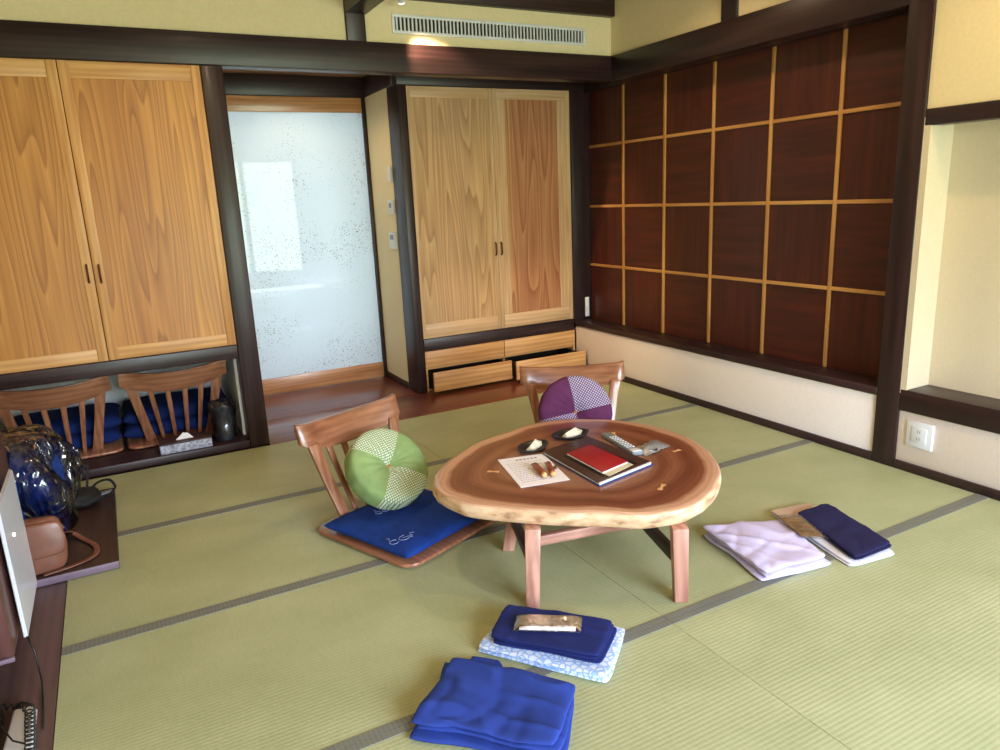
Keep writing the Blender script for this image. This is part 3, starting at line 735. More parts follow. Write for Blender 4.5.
# ---- things on the table
def quad_box(name, label, cat, q, z0, z1, mat, bevel=.001, partname=None, group=None):
    """upright slab over four floor-plan corners (counter-clockwise)"""
    cx = sum(p[0] for p in q)/4; cy = sum(p[1] for p in q)/4
    t = thing(name, label, cat, (cx, cy, z0), group=group)
    o = Mb().prism(q, z0, z1).build(partname or 'body', mat, t, bevel)
    return t, o
def lerp2(a, b, f): return (a[0]+(b[0]-a[0])*f, a[1]+(b[1]-a[1])*f)
def bil(q, u, v): return lerp2(lerp2(q[0], q[1], u), lerp2(q[3], q[2], u), v)
pq = [(1.289, 2.307), (1.492, 2.267), (1.562, 2.584), (1.359, 2.632)]
t, o = quad_box('paper_sheet', 'white printed sheet of paper under the wooden key fobs', 'paper', pq, TZ+.0008, TZ+.0022, 'paper', 0, 'sheet')
m = Mb(); mh = Mb()
for i in range(12):
    v = .78-.058*i; u = .10; random.seed(i)
    end = .5+.4*random.random()
    while u < end:
        w = .03+.05*random.random(); a = bil(pq, u, v); b = bil(pq, min(u+w, .92), v)
        m.bar((a[0], a[1], TZ+.0024), (b[0], b[1], TZ+.0024), .0025, .0004); u += w+.02
for u in (.34, .42, .50, .58, .66, .74):
    a = bil(pq, u, .885); b = bil(pq, u+.055, .885); mh.bar((a[0], a[1], TZ+.0024), (b[0], b[1], TZ+.0024), .012, .0004)
m.build('small_text', 'ink', t); mh.build('heading_text', 'ink', t)
# folder
fq = [(1.545, 2.138), (1.862, 2.202), (1.832, 2.63), (1.555, 2.575)]
t, o = quad_box('folder', 'dark brown folder with blue edged pages under the red booklet', 'folder', fq, TZ+.001, TZ+.006, 'bluecover', .001, 'back_cover')
fi = [bil(fq, u, v) for u, v in ((.01, .015), (.985, .015), (.985, .985), (.01, .985))]
Mb().prism(fi, TZ+.006, TZ+.014).build('pages', 'palecloth', t)
Mb().prism([bil(fq, u, v) for u, v in ((0, .03), (.98, .03), (1, 1), (0, 1))], TZ+.014, TZ+.018).build('front_cover', 'brownleather', t, .001)
rq0 = [(1.592, 2.175), (1.79, 2.215), (1.772, 2.505), (1.595, 2.47)]
t, o = quad_box('menu_pad', 'thin black pad between the red booklet and the brown folder', 'pad', rq0, TZ+.0185, TZ+.0215, 'black', .001, 'cover')
cq = [(1.61, 2.165), (1.765, 2.21), (1.76, 2.27), (1.605, 2.225)]
t, o = quad_box('card', 'cream card peeking out from under the red booklet', 'card', cq, TZ+.022, TZ+.0235, 'card', 0, 'sheet')
rq = [(1.602, 2.198), (1.758, 2.235), (1.752, 2.49), (1.607, 2.462)]
t, o = quad_box('booklet', 'red booklet lying on the dark brown folder', 'booklet', [(a, b) for a, b in rq], TZ+.024, TZ+.0255, 'paper', 0, 'back_cover')
Mb().prism([bil(rq, u, v) for u, v in ((.01, .01), (.99, .01), (.99, .99), (.01, .99))], TZ+.0255, TZ+.030).build('pages', 'paper', t)
Mb().prism(rq, TZ+.030, TZ+.032).build('front_cover', 'red', t, .0005)
# dishes with sweets
def dish(label, x, y, rx, ry, rz, lab2):
    t = thing('small_dish', label, 'dish', (x, y, TZ), rz, 'small dark dishes on the table', world=False)
    m = Mb(); prof = [(.0, .004), (.5, .004), (.85, .010), (1.0, .020), (1.03, .019), (.88, .006), (.5, .0008), (0, .0008)]
    N = 36; vs = []; fs = []
    for r_, z in prof:
        for i in range(N):
            a = 2*PI*i/N; k_ = 1+.14*math.cos(a)**8
            vs.append((r_*rx*math.cos(a)*k_, r_*ry*math.sin(a), z))
    for j in range(len(prof)-1):
        for i in range(N): fs.append((j*N+i, j*N+(i+1) % N, (j+1)*N+(i+1) % N, (j+1)*N+i))
    m.add(vs, fs); o = m.build('bowl', 'dish', t, smooth=True)
    s = thing('wrapped_sweet', lab2, 'sweet', (x, y, TZ+.005), rz+.3, 'wrapped sweets on small dishes', world=False)
    m = Mb(); m.add([(-.045, -.022, 0), (.045, -.026, 0), (.04, .024, 0), (-.04, .02, 0), (-.03, 0, .022), (.036, .004, .034), (.075, -.012, .012), (.07, .016, .016)],
                    [(0,3,2,1), (0,1,5,4), (2,3,4,5), (3,0,4), (1,6,7), (1,7,5), (1,2,7,6), (2,5,7)])
    o = m.build('wrapper', 'sweet', s, .003, seg=2)
dish('small dark oval dish with a wrapped sweet, beside the paper sheet', 1.558, 2.662, .078, .058, .3, 'pale wrapped sweet on the dish beside the paper sheet')
dish('small dark oval dish with a wrapped sweet, near the plum cushion', 1.79, 2.708, .085, .062, -.1, 'pale wrapped sweet on the dish near the plum cushion')
# key fobs
for i, (x, y, a) in enumerate(((1.428, 2.395, -102), (1.472, 2.38, -112))):
    t = thing('key_fob', ['dark wooden key fob on the paper, farther from the folder', 'dark wooden key fob on the paper, beside the folder'][i], 'key fob', (x, y, TZ+.0025), math.radians(a), 'wooden key fobs', world=False)
    m = Mb(); m.tube([(-.06, 0, .014), (-.055, 0, .014), (.055, 0, .014), (.06, 0, .014)], [.010, .0135, .0135, .010], 8); m.build('stick', 'fob', t, smooth=True)
    m = Mb(); m.tube([(-.072+.012*math.cos(q*PI/6), .012*math.sin(q*PI/6), .012) for q in range(13)], .0015, 6); m.build('ring', 'metal', t, smooth=True)
    m = Mb(); m.tube([(.056, 0, .014), (.066, 0, .014)], [.0125, .011], 8); m.build('end_cap', 'inlay', t, smooth=True)
t = thing('keys', 'bunch of steel keys beside the wooden fobs at the folder edge', 'keys', (1.525, 2.42, TZ+.001), .4, world=False)
for i, a in enumerate((-.3, .35)):
    m = Mb(); c_, s_ = math.cos(a), math.sin(a); f_ = lambda x, y: (x*c_-y*s_, x*s_+y*c_)
    m.prism([f_(.012*math.cos(q*PI/5)-.03, .012*math.sin(q*PI/5)) for q in range(10)], .0+.003*i, .0025+.003*i); m.prism([f_(*p) for p in ((-.02, -.004), (.03, -.004), (.034, 0), (.03, .004), (-.02, .004))], .0+.003*i, .0025+.003*i)
    m.build('key', 'metal', t)
# remote
rm = [(1.862, 2.335), (1.908, 2.322), (1.945, 2.612), (1.903, 2.620)]
t, o = quad_box('remote_control', 'silver grey remote control with rows of buttons', 'remote control', rm, TZ+.001, TZ+.020, 'grey_plastic', .004, 'body')
m = Mb()
for i in range(8):
    for j in range(3):
        p = bil(rm, .2+.3*j, .22+.075*i); m.lathe([(.001, 0), (.0055, 0), (.005, .0025), (.001, .003)], (p[0], p[1], TZ+.0198), 8)
m.build('buttons', 'plastic', t, smooth=True)
Mb().prism([bil(rm, u, v) for u, v in ((.04, .01), (.96, .01), (.96, .14), (.04, .14))], TZ+.0185, TZ+.0212).build('end_panel', 'plastic', t, .001)
# eyeglasses-like crumple: clear wrapper and a steel clip
M_foil = plain('silvery_wrapper', (205, 208, 214), .28, metal=.7, var=.1, scale=60, bump=.6)
t = thing('crumpled_wrapper', 'crumpled silvery wrapper lying beyond the remote control', 'wrapper', (1.99, 2.365, TZ+.0005), 0)
m = Mb(); N = 12; vs = []; fs = []
for j in range(N+1):
    for i in range(N+1):
        u = -1+2*i/N; v = -1+2*j/N; x = 1.99+.085*u; y = 2.365+.05*v+.02*u
        vs.append((x, y, TZ+.003+.018*max(0, 1-u*u)*max(0, 1-v*v)+.014*abs(noise.noise(Vector((u*3, v*3, 1))))*(1-u*u*.6)))
for j in range(N):
    for i in range(N): fs.append((j*(N+1)+i, j*(N+1)+i+1, (j+1)*(N+1)+i+1, (j+1)*(N+1)+i))
m.add(vs, fs); m.build('film', M_foil, t, smooth=True)
t = thing('spectacles', 'small pair of thin metal spectacles beside the end of the remote control', 'spectacles', (2.0, 2.345, TZ), .5, world=False)
m = Mb()
for sx in (-1, 1): m.tube([(sx*.032+.023*math.cos(q*PI/8), .017*math.sin(q*PI/8), .012+.004*math.sin(q*PI/8)) for q in range(17)], .0013, 6)
m.tube([(-.009, 0, .013), (0, .004, .015), (.009, 0, .013)], .0013, 6)
m.build('frame', 'metal', t, smooth=True)
for sx in (-1, 1):
    m = Mb(); m.tube([(sx*.055, 0, .013), (sx*.056, .045, .008), (sx*.03, .10, .002)], .0012, 6); m.build('temple', 'metal', t, smooth=True)
for sx in (-1, 1):
    m = Mb(); m.prism([(sx*.032+.022*math.cos(q*PI/8), .016*math.sin(q*PI/8)) for q in range(16)], .0115, .0125); m.build('lens', 'film', t)

# ------------------------------------------------------------------ folded cloths
def folded(name, label, cat, q, z0, layers, th, mat, seed=0, wob=.004, partname='cloth', droop=.0, group=None, uneven=.012, cross=True, mats=None):
    """q: four plan corners; layers of soft slabs with rounded rims, each a little different in outline."""
    cx = sum(p[0] for p in q)/4; cy = sum(p[1] for p in q)/4
    t = thing(name, label, cat, (cx, cy, z0), group=group)
    cxq = lambda Q, k: sum(c_[k] for c_ in Q)/4
    N = 44; m = Mb(); rnd = random.Random(seed)
    for L_ in range(layers):
        zb = z0+L_*th
        qq = [(p[0]+rnd.uniform(-1, 1)*uneven, p[1]+rnd.uniform(-1, 1)*uneven) for p in q] if L_ < layers-1 else q
        top = []; bot = []
        for j in range(N+1):
            for i in range(N+1):
                u = math.sin((-1+2*i/N)*PI/2); v = math.sin((-1+2*j/N)*PI/2)
                p = bil(qq, (u+1)/2, (v+1)/2)
                e = (max(0, 1-abs(u)**14)*max(0, 1-abs(v)**14))**.5
                wx = noise.noise(Vector((p[0]*5+seed, p[1]*5, seed+L_*.4)))*wob*1.6; wy = noise.noise(Vector((p[0]*5, p[1]*5+seed, 9+seed+L_*.4)))*wob*1.6
                s_ = 1-.045*(u*u*v*v)**3; p = (cxq(qq, 0)+(p[0]-cxq(qq, 0))*s_, cxq(qq, 1)+(p[1]-cxq(qq, 1))*s_)
                wz = noise.noise(Vector((p[0]*5+seed, p[1]*5, L_*.15)))*wob*.7
                wz += wob*.9*(1-abs(noise.noise(Vector((p[0]*9+p[1]*4+seed*3, p[1]*3.2, 2)))))**7 - wob*.5*(1-abs(noise.noise(Vector((p[0]*3+seed, p[1]*8-p[0]*4, 7)))))**9
                crease = -.0022*math.exp(-((v-.02)/.03)**2) if cross else 0
                h = th*.96
                zz = zb+h*.5
                lift = (L_+.5)/layers
                top.append(Vector((p[0]+wx, p[1]+wy, max(z0+.0012, zz+h*.5*e+(wz+crease)*lift*1.2)))); bot.append(Vector((p[0]+wx, p[1]+wy, max(z0+.0004, zz-h*.5*e+wz*lift*.6))))
        id_ = lambda i, j: j*(N+1)+i; o = (N+1)**2; fs = []
        for j in range(N):
            for i in range(N):
                fs.append((id_(i,j), id_(i+1,j), id_(i+1,j+1), id_(i,j+1))); fs.append((o+id_(i,j), o+id_(i,j+1), o+id_(i+1,j+1), o+id_(i+1,j)))
        def rim(a, b): fs.append((a, b, o+b, o+a))
        for i in range(N): rim(id_(i+1,0), id_(i,0)); rim(id_(i,N), id_(i+1,N)); rim(id_(0,i), id_(0,i+1)); rim(id_(N,i+1), id_(N,i))
        m.add(top+bot, fs)
    m.build(partname, mat, t, smooth=True)
    return t
# blue jacket, nearest: main fold and tucked flap
bj = folded('folded_jacket', 'folded bright blue jacket lying nearest, below the navy stack', 'jacket', [(.535, 1.665), (.842, 1.365), (1.035, 1.545), (.768, 1.855)], .001, 3, .017, 'blue', 4, .013, 'body', uneven=.022)
m = Mb()
o2 = folded('x', 'x', 'x', [(.76, 1.78), (.89, 1.73), (.90, 1.80), (.842, 1.875)], 0.001, 1, .022, 'blue', 8, .006, 'x')
for chd in list(o2.children):
    chd.parent = bj; chd.name = 'sleeve'; chd.location = Vector(o2.location)-Vector(bj.location)
bpy.data.objects.remove(o2)
# patterned robe below navy stack
folded('folded_robe', 'folded white robe with blue print under the navy jacket', 'robe', [(.868, 1.902), (1.135, 1.548), (1.35, 1.722), (1.075, 2.035)], .001, 3, .009, 'yukata', 12, .0025, 'body', uneven=.01)
folded('folded_jacket', 'folded navy jacket stacked on the white and blue robe', 'jacket', [(.908, 1.885), (1.145, 1.60), (1.305, 1.73), (1.055, 2.02)], .031, 3, .012, 'navy', 15, .006, 'body', uneven=.008)
def packet(label, q, z0, h, rz_lab, fill='tan'):
    cx = sum(p[0] for p in q)/4; cy = sum(p[1] for p in q)/4
    t = thing('sock_packet', label, 'packet', (cx, cy, z0))
    m = Mb(); N = 16; 
    def sh(s, hh):
        top = []; bot = []
        for j in range(N+1):
            for i in range(N+1):
                u = -1+2*i/N; v = -1+2*j/N; p = bil(q, (u*s+1)/2, (v*s+1)/2); e = (max(0, 1-u**6)*max(0, 1-v**6))**.5
                n = .0018*noise.noise(Vector((p[0]*60, p[1]*60, s)))
                top.append((p[0], p[1], z0+.004+hh*e+n)); bot.append((p[0], p[1], z0+.002+.001*(1-e)))
        o = (N+1)**2; fs = []; id_ = lambda i, j: j*(N+1)+i
        for j in range(N):
            for i in range(N): fs.append((id_(i,j), id_(i+1,j), id_(i+1,j+1), id_(i,j+1))); fs.append((o+id_(i,j), o+id_(i,j+1), o+id_(i+1,j+1), o+id_(i+1,j)))
        return top+bot, fs
    m.add(*sh(.84, h*.75)); m.build('contents', fill, t, smooth=True)
    m = Mb()
    for v in (.30, .5, .68):
        a = bil(q, .2, v); b = bil(q, .82, v); m.bar((a[0], a[1], z0+h*.75+.004), (b[0], b[1], z0+h*.75+.004), .005, .002)
    m.build('folded_band', 'palecloth', t)
    m = Mb(); m.add(*sh(1, h)); m.build('clear_wrap', 'film', t, smooth=True)
    return t
M['sock'] = plain('beige_sock', (232, 220, 214), .7, var=.08, scale=40)
packet('clear packet with beige socks on top of the folded navy jacket', [(.982, 1.848), (1.162, 1.722), (1.215, 1.79), (1.035, 1.918)], .069, .014, 0, 'sock')
# set on the right: lilac cloth, pale robe, navy jacket, packet
folded('folded_cloth', 'folded pale lilac cloth on the mat beside the navy bundle', 'cloth', [(1.985, 1.70), (2.285, 1.655), (2.385, 2.0), (2.05, 2.12)], .001, 3, .017, 'lilac', 21, .011, 'cloth', uneven=.02)
folded('folded_robe', 'folded pale robe showing at the rim of the dark navy jacket', 'robe', [(2.335, 1.60), (2.57, 1.575), (2.72, 2.03), (2.47, 2.11)], .001, 2, .009, 'palecloth', 25, .002, 'body', uneven=.006)
folded('folded_jacket', 'folded dark navy jacket beside the pale lilac cloth', 'jacket', [(2.36, 1.605), (2.585, 1.60), (2.70, 1.99), (2.50, 2.0)], .022, 2, .012, 'darknavy', 28, .005, 'body', uneven=.006)
packet('clear packet with tan socks between lilac cloth and navy jacket', [(2.295, 1.80), (2.375, 1.735), (2.46, 1.95), (2.375, 2.0)], .056, .012, 0, 'tan')
M['tanpaper'] = plain('pinkish_paper', (196, 168, 146), .6, var=.1)
t, o = quad_box('paper_band', 'pinkish tan paper wrapper at the far end of the dark navy jacket', 'wrapper', [(2.43, 1.985), (2.62, 2.0), (2.67, 2.065), (2.46, 2.10)], .0205, .0225, 'tanpaper', 0, 'sheet')

# ------------------------------------------------------------------ niche things: tissue box, bin
t = thing('tissue_box', 'tissue box with grey patterned side and a white tissue, in front of the niche', 'tissue box', (.25, 4.60, .0505))
B((.106, 4.55, .0505), (.396, 4.68, .104)).build('box', 'tissue_side', t, .002)
B((.104, 4.548, .104), (.398, 4.682, .113)).build('lid', 'tissue_top', t, .002)
m = Mb(); N = 8; vs = []; fs = []
m.add([(.20, 4.60, .113), (.30, 4.60, .113), (.295, 4.63, .113), (.205, 4.63, .113), (.245, 4.61, .150), (.27, 4.618, .143)], [(0,1,5,4), (2,3,4,5), (1,2,5), (3,0,4), (0,3,2,1)])
m.build('tissue', 'paper', t)
t = thing('waste_bin', 'dark cylindrical waste bin lined with a shiny clear bag, in the niche', 'waste bin', (.49, 4.645, .0505))
M['bin'] = plain('bin_navy', (40, 44, 62), .12, coat=1, var=.05)
Mb().lathe([(.001, .0), (.062, .0), (.066, .01), (.072, .20), (.068, .20), (.060, .012), (.001, .012)], (.49, 4.645, .051), 32).build('body', 'bin', t, smooth=True)
m = Mb(); N = 40; vs = []; fs = []
prof = [(.0695, .02), (.073, .08), (.076, .14), (.080, .185), (.083, .215), (.076, .245), (.06, .25), (.05, .22)]
for j, (r_, z) in enumerate(prof):
    for i in range(N):
        a = 2*PI*i/N; w = .0045*(j/len(prof)+.1)*math.sin(7*a+j)+.003*noise.noise(Vector((math.cos(a)*4, math.sin(a)*4, z*20)))
        vs.append((.49+(r_+w)*math.cos(a), 4.645+(r_+w)*math.sin(a), .051+z+.008*noise.noise(Vector((math.cos(a)*3, math.sin(a)*3, 5)))*(j > 4)))
for j in range(len(prof)-1):
    for i in range(N): fs.append((j*N+i, j*N+(i+1) % N, (j+1)*N+(i+1) % N, (j+1)*N+i))
m.add(vs, fs); m.build('bag_lining', 'film', t, smooth=True)

# ------------------------------------------------------------------ left side: board, bundle, bags, cabinet, screen, phone
t = thing('floor_board', 'dark low wooden board under the wrapped bundle and brown handbag', 'board', (-.5, 3.7, .001))
B((-.98, 3.235, .001), (-.150, 4.19, .034)).build('board_top', 'board', t, .002)
B((-.98, 3.230, .003), (-.150, 3.2355, .033)).build('edge_strip', 'edgehighlight', t, .001)
# wrapped bundle
def blob(cx, cy, z0, rx, ry, h, wr, seed, N=40, NZ=26, pw=.42):
    vs = []; fs = []
    for j in range(NZ+1):
        ph = PI*j/NZ; zz = (1-math.cos(ph))/2; rr = max(0.0, math.sin(ph))**pw
        for i in range(N):
            a = 2*PI*i/N
            n = noise.noise(Vector((math.cos(a)*2.2+seed, math.sin(a)*2.2, zz*2.2)))*wr + wr*.6*(abs(noise.noise(Vector((math.cos(a)*6, math.sin(a)*6+seed, zz*3)))))
            vs.append((cx+(rx*rr+n*rr)*math.cos(a), cy+(ry*rr+n*rr)*math.sin(a), z0+h*zz*(1+n*.6*rr)))
    for j in range(NZ):
        for i in range(N): fs.append((j*N+i, j*N+(i+1) % N, (j+1)*N+(i+1) % N, (j+1)*N+i))
    return vs, fs
t = thing('wrapped_bundle', 'large bundle of blue clothing wrapped in shiny clear plastic', 'bundle', (-.56, 3.68, .035))
M['bundle'] = fabric('bundle_blue_cloth', (24, 50, 112), var=.5)
m = Mb(); m.add(*blob(-.57, 3.66, .037, .265, .235, .48, .03, 1, 48, 30, .28)); m.build('contents', 'bundle', t, smooth=True)
m = Mb(); m.add(*blob(-.57, 3.66, .036, .285, .25, .50, .07, 5, 72, 44, .26)); m.build('plastic_wrap', 'bigfilm', t, smooth=True)
# brown leather handbag
t = thing('handbag', 'small brown leather handbag with long strap leaning on the wrapped bundle', 'handbag', (-.45, 3.24, .036))
m = Mb(); N = 14
vs, fs = blob(0, 0, 0, .105, .04, .225, .006, 3, 32, 18, .22)
m.add([(x-.432, y+3.30+z*.08, z+.036) for x, y, z in vs], fs); m.build('body', 'leather', t, smooth=True)
m = Mb(); m.add([(x*1.03-.432, y*.4+3.255+z*.08, z*.62+.115) for x, y, z in vs], fs); m.build('flap', 'leather', t, smooth=True)
def ribbon(pts, w, th, up=(0,0,1)):
    m = Mb()
    n = 8; out = []
    for i in range(len(pts)-1):
        p0, p1, p2, p3 = [Vector(pts[max(0, min(len(pts)-1, i+d))]) for d in (-1, 0, 1, 2)]
        for s in range(n):
            u = s/n; out.append(.5*((2*p1)+(-p0+p2)*u+(2*p0-5*p1+4*p2-p3)*u*u+(-p0+3*p1-3*p2+p3)*u**3))
    out.append(Vector(pts[-1])); vs = []; fs = []
    for i, p in enumerate(out):
        d = (out[min(i+1, len(out)-1)]-out[max(i-1, 0)]).normalized(); x = d.cross(Vector(up)).normalized(); y = x.cross(d)
        vs += [p-x*w/2-y*th/2, p+x*w/2-y*th/2, p+x*w/2+y*th/2, p-x*w/2+y*th/2]
    for i in range(len(out)-1):
        for q in range(4): fs.append((i*4+q, i*4+(q+1) % 4, i*4+4+(q+1) % 4, i*4+4+q))
    fs += [(3,2,1,0), tuple((len(out)-1)*4+q for q in range(4))]
    m.add(vs, fs); return m
ribbon([(-.335, 3.32, .20), (-.355, 3.45, .13), (-.33, 3.60, .065), (-.29, 3.55, .045), (-.235, 3.43, .042), (-.24, 3.33, .042), (-.32, 3.275, .042), (-.42, 3.25, .042)], .022, .004).build('strap', 'leather', t, .001)
m = Mb(); m.lathe([(.001, -.004), (.009, -.004), (.009, .004), (.001, .004)], (-.335, 3.315, .21), 14); m.build('ring', 'metal', t, smooth=True)
# black bag with strap at the board's far end
t = thing('black_bag', 'black soft bag with looping strap behind the wrapped bundle', 'bag', (-.27, 4.02, .036))
m = Mb(); vs, fs = blob(0, 0, 0, 0.13, .10, .075, .035, 7, 28, 16, .6); m.add([(x-.34, y+4.02, z+.036) for x, y, z in vs], fs); m.build('body', 'black_leather', t, smooth=True)
ribbon([(-.27, 4.0, .06), (-.23, 4.07, .11), (-.17, 4.14, .10), (-.145, 4.14, .055), (-.17, 4.06, .045), (-.24, 4.0, .045)], .014, .004, (0, 1, .3)).build('strap', 'black_leather', t)
ribbon([(-.30, 4.05, .10), (-.285, 4.1, .17), (-.25, 4.12, .21), (-.26, 4.08, .14), (-.27, 4.03, .08)], .012, .003, (0, 1, .2)).build('handle', 'black_leather', t)
Mb().hexa([(-.245, 4.06, .042), (-.17, 4.09, .042), (-.16, 4.13, .042), (-.235, 4.11, .042)], [(-.245, 4.06, .049), (-.17, 4.09, .049), (-.16, 4.13, .049), (-.235, 4.11, .049)]).build('label_card', 'grey_plastic', t, .002)

# brown cabinet by the wall and screen
t = thing('side_cabinet', 'low reddish brown wooden cabinet over a black shade block by the near wall', 'cabinet', (-.74, 2.65, 0))
B((-1.04, 2.40, .175), (-.425, 3.02, .74)).build('body', 'desk', t, .004)
B((-1.04, 2.385, .165), (-.424, 2.40, .178)).build('bottom_edge', 'edgehighlight', t, .002)
B((-1.03, 2.5, .0), (-.52, 3.0, .165)).build('shade_block', 'black', t, .003)  # black box stands in for the shadow in the recess under the cabinet
t = thing('low_shelf', 'black low shelf on the floor in front of the side cabinet', 'shelf', (-.75, 2.2, 0))
B((-1.04, 1.75, .07), (-.475, 2.38, .09)).build('shelf_top', 'black', t, .003)
for x0 in (-1.03, -.495):
    B((x0, 1.76, .001), (x0+.018, 2.37, .07)).build('side_panel', 'black', t, .002)
t = thing('white_screen', 'thin white upright screen standing against the brown side cabinet', 'screen', (-.40, 2.7, .16))
m = Mb(); pts = []
y0, y1, z0_, z1_, R_ = 2.515, 2.905, .168, .61, .02
for cy, cz, a0 in ((y1-R_, z1_-R_, 0), (y0+R_, z1_-R_, 90), (y0+.004, z0_+.004, 180), (y1-.004, z0_+.004, 270)):
    rr = R_ if a0 in (0, 90) else .004
    for i in range(5): a = math.radians(a0+i*22.5); pts.append((cy+rr*math.cos(a), cz+rr*math.sin(a)))
n = len(pts)
m.add([(-.404, p[0], p[1]) for p in pts]+[(-.4, p[0], p[1]) for p in pts], [tuple(range(n)), tuple(range(2*n-1, n-1, -1))]+[(k_, (k_+1) % n, n+(k_+1) % n, n+k_) for k_ in range(n)])
M['screenface'] = plain('screen_face', (226, 231, 252), .25, var=.03, scale=2, coat=.4)
m.build('face', 'screenface', t)
B((-.412, 2.512, .168), (-.4045, 2.905, .61)).build('shell', 'plastic', t, .004)
m = Mb(); m.lathe([(.001, -.002), (.006, -.002), (.006, .002), (.001, .002)], (0, 0, 0), 12)
m.v = [Vector((-.399+p.z, 2.66+p.x, .46+p.y)) for p in m.v]; m.build('indicator', 'lamp', t, smooth=True)
# phone and cords
t = thing('telephone', 'white telephone base on the floor edge with black coiled cord', 'telephone', (-.41, 2.25, 0))
Mb().hexa([(-.47, 1.92, .001), (-.385, 1.92, .001), (-.39, 2.36, .001), (-.455, 2.36, .001)], [(-.465, 1.93, .05), (-.395, 1.93, .05), (-.40, 2.345, .035), (-.447, 2.345, .035)]).build('base', 'plastic', t, .006)
def coil(path, r, pitch, rr):
    pts = []; P_ = [Vector(p) for p in path]
    for a, b in zip(P_, P_[1:]):
        d = b-a; L_ = d.length; dn = d.normalized(); x = dn.cross(Vector((0,0,1))).normalized(); y = x.cross(dn); n_ = max(2, int(L_/pitch))
        for i in range(n_*10):
            f = i/(n_*10); an = 2*PI*f*n_; pts.append(a+d*f+x*r*math.cos(an)+y*(r*math.sin(an)))
    return Mb().tube(pts, rr, 5)
coil([(-.435, 2.385, .014), (-.40, 2.30, .05), (-.385, 2.12, .06), (-.375, 1.97, .06)], .013, .021, .0024).build('coiled_cord', 'black', t, smooth=True)
coil([(-.60, 2.42, .10), (-.50, 2.395, .03), (-.435, 2.385, .014)], .008, .014, .0028).build('coiled_cord', 'black', t, smooth=True)
c2 = Mb().tube([(-.405, 2.53, .17), (-.392, 2.52, .10), (-.385, 2.48, .02), (-.378, 2.38, .004), (-.372, 2.25, .004)], .003, 6).build('power_cord', 'black', None, smooth=True, loc=(-.39, 2.45, .004))
c2.name = 'cord'; tag(c2, 'thin black cord hanging from the white screen to the floor', 'cord')
c3 = Mb().tube([(-.62, 2.30, .093), (-.50, 2.28, .096), (-.46, 2.22, .07), (-.43, 2.16, .054), (-.40, 2.13, .054)], .0025, 6).build('thin_cable', 'black', None, smooth=True, loc=(-.5, 2.28, .09))
tag(c3, 'thin black cable crossing over the white telephone', 'cable')

# ------------------------------------------------------------------ lamps
t = thing('spotlight', 'small white spotlight under the roof beam above the air vent', 'spotlight', (1.79, 4.36, 2.66))
m = Mb(); m.tube([(1.775, 4.40, 2.605), (1.755, 4.35, 2.66)], [.022, .026], 20); m.build('housing', 'plastic', t, .002)
m = Mb(); m.tube([(1.7762, 4.403, 2.6018), (1.775, 4.40, 2.6052)], [.019, .019], 20); m.build('lens', 'lamp', t)
m = Mb(); m.tube([(1.755, 4.35, 2.66), (1.755, 4.35, 2.80), (1.755, 4.35, 2.949)], .008, 8); m.build('stem', 'plastic', t)

def light(name, typ, loc, energy, color, rot=None, **kw):
    l = bpy.data.lights.new(name, typ); l.energy = energy; l.color = color
    for a, b in kw.items(): setattr(l, a, b)
    o = bpy.data.objects.new(name, l); COL.objects.link(o); o.location = loc
    if rot: o.rotation_euler = rot
    return o
def aim(o, tgt): o.rotation_euler = (Vector(tgt)-o.location).to_track_quat('-Z', 'Y').to_euler()
WARM = (1.0, .72, .42)
sp = light('spot_beam', 'SPOT', (1.781, 4.39, 2.582), 110, WARM, spot_size=math.radians(58), spot_blend=.7, shadow_soft_size=.015); aim(sp, (2.10, 4.52, 2.17))
# recessed ceiling downlights of the room
def downlight(x, y, z, e, lab):
    t = thing('ceiling_light', lab, 'ceiling light', (x, y, z), group='ceiling lights')
    Mb().lathe([(.04, -.006), (.055, -.006), (.058, 0), (.04, 0)], (x, y, z), 24).build('trim_ring', 'plastic', t, smooth=True)
    Mb().lathe([(.001, -.003), (.04, -.003), (.04, -.001), (.001, -.001)], (x, y, z), 24).build('bulb', 'lamp', t, smooth=True)
    o = light('downlight_beam', 'SPOT', (x, y, z-.03), e, WARM, spot_size=math.radians(140), spot_blend=.6, shadow_soft_size=.05); return o
downlight(.6, 3.3, ZC, 45, 'round warm ceiling light above the chair with the green cushion')
downlight(2.6, 3.3, ZC, 45, 'round warm ceiling light above the chair with the plum cushion')
downlight(2.75, 1.4, ZC, 60, 'round warm ceiling light above the wall recess with the ledge')
downlight(1.35, 5.35, 2.399, 14, 'round warm ceiling light in the low ceiling of the alcove')

# daylight: sky seen through the windows, portals to sample it
W = bpy.data.worlds.new('sky'); S.world = W; W.use_nodes = True
nt = W.node_tree; bg = nt.nodes['Background']
tc = nt.nodes.new('ShaderNodeTexCoord'); sx = nt.nodes.new('ShaderNodeSeparateXYZ'); nt.links.new(tc.outputs['Generated'], sx.inputs[0])
rp = nt.nodes.new('ShaderNodeValToRGB'); e = rp.color_ramp.elements
e[0].position = .0; e[0].color = (.36, .38, .40, 1); e[1].position = 1; e[1].color = (.58, .72, 1.0, 1)
x = e.new(.49); x.color = (.42, .44, .46, 1); x = e.new(.53); x.color = (.72, .82, 1.0, 1)
mr = nt.nodes.new('ShaderNodeMapRange'); mr.inputs[1].default_value = -1; mr.inputs[2].default_value = 1
nt.links.new(sx.outputs[2], mr.inputs[0]); nt.links.new(mr.outputs[0], rp.inputs[0]); 
tn = nt.nodes.new('ShaderNodeTexNoise'); tn.inputs['Scale'].default_value = 9; tn.inputs['Detail'].default_value = 5; nt.links.new(tc.outputs['Generated'], tn.inputs['Vector'])
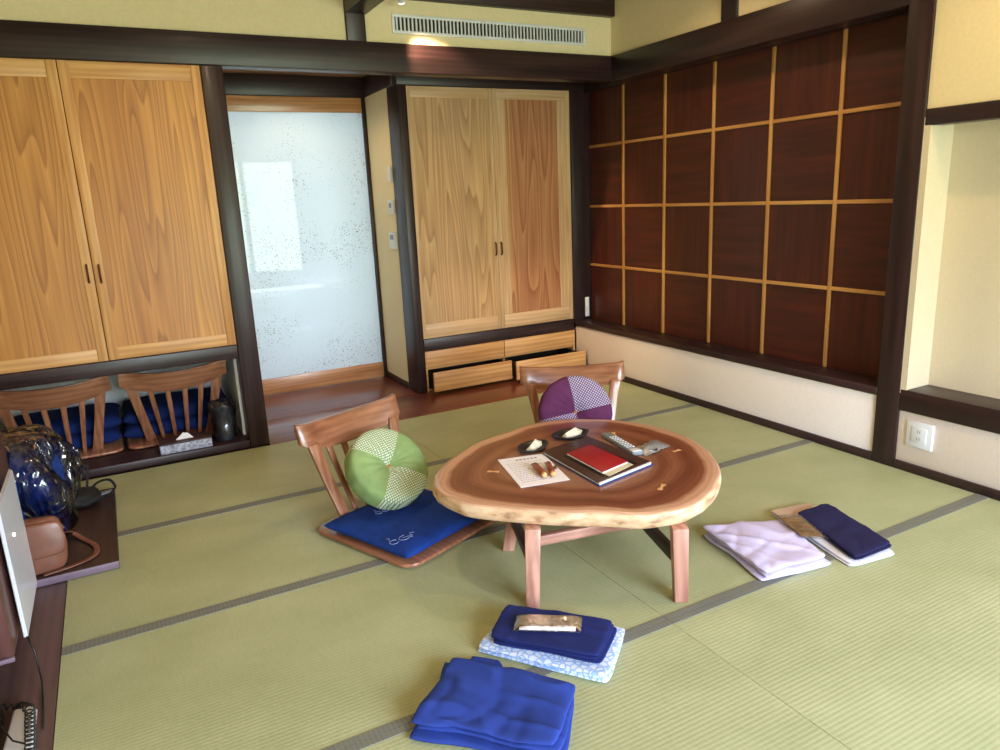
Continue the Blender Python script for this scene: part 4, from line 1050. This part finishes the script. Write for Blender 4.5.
el = nt.nodes.new('ShaderNodeMapRange'); el.inputs[1].default_value = .02; el.inputs[2].default_value = .42; el.inputs[3].default_value = .36; el.inputs[4].default_value = .75; nt.links.new(sx.outputs[2], el.inputs[0])
gt = nt.nodes.new('ShaderNodeMath'); gt.operation = 'GREATER_THAN'; nt.links.new(tn.outputs['Fac'], gt.inputs[0]); nt.links.new(el.outputs[0], gt.inputs[1])
mxw = nt.nodes.new('ShaderNodeMix'); mxw.data_type = 'RGBA'; nt.links.new(gt.outputs[0], mxw.inputs[0]); nt.links.new(rp.outputs[0], mxw.inputs[6]); mxw.inputs[7].default_value = (.24, .30, .22, 1)
nt.links.new(mxw.outputs[2], bg.inputs[0]); bg.inputs[1].default_value = 42.0
for a, b in ((.45, 3.25),):
    l = bpy.data.lights.new('window_portal', 'AREA'); l.shape = 'RECTANGLE'; l.size = b-a; l.size_y = 2.05; l.cycles.is_portal = True
    o = bpy.data.objects.new('window_portal', l); COL.objects.link(o); o.location = ((a+b)/2, YF-.08, 1.275); o.rotation_euler = (PI/2, 0, 0)
# unseen area light added to brighten the paper door from behind
h = light('door_fill_light', 'AREA', (1.37, 5.85+.6, 1.3), 42, (.8, .9, 1.0), (PI/2, 0, 0), shape='RECTANGLE', size=1.0, size_y=2.2)
h.rotation_euler = (-PI/2, 0, 0)

# ------------------------------------------------------------------ camera (solved from the room's straight lines)
yaw, pitch, roll = -.486046, -.241372, -.0457909
cy_, sy_ = math.cos(yaw), math.sin(yaw); cp_, sp_ = math.cos(pitch), math.sin(pitch); cr_, sr_ = math.cos(roll), math.sin(roll)
right = Vector((cy_, sy_, 0)); fwd = Vector((-sy_, cy_, 0)); up = Vector((0, 0, 1))
f2 = fwd*cp_+up*sp_; u2 = up*cp_-fwd*sp_
r3 = right*cr_+u2*sr_; u3 = u2*cr_-right*sr_
cam = bpy.data.cameras.new('camera'); co = bpy.data.objects.new('camera', cam); COL.objects.link(co)
co.matrix_world = Matrix(((r3.x, u3.x, -f2.x, 0), (r3.y, u3.y, -f2.y, 0), (r3.z, u3.z, -f2.z, 1.45), (0, 0, 0, 1)))
cam.sensor_width = 36; cam.lens = 722.35/1000*36; cam.clip_start = .02
S.camera = co
for o in S.objects:
    for kx in ('_w', '_o'):
        if kx in o: del o[kx]
S.view_settings.view_transform = 'Standard'; S.view_settings.look = 'None'; S.view_settings.gamma = 1; S.view_settings.exposure = .12
S.view_settings.use_curve_mapping = False
S.cycles.max_bounces = 8; S.cycles.transparent_max_bounces = 16
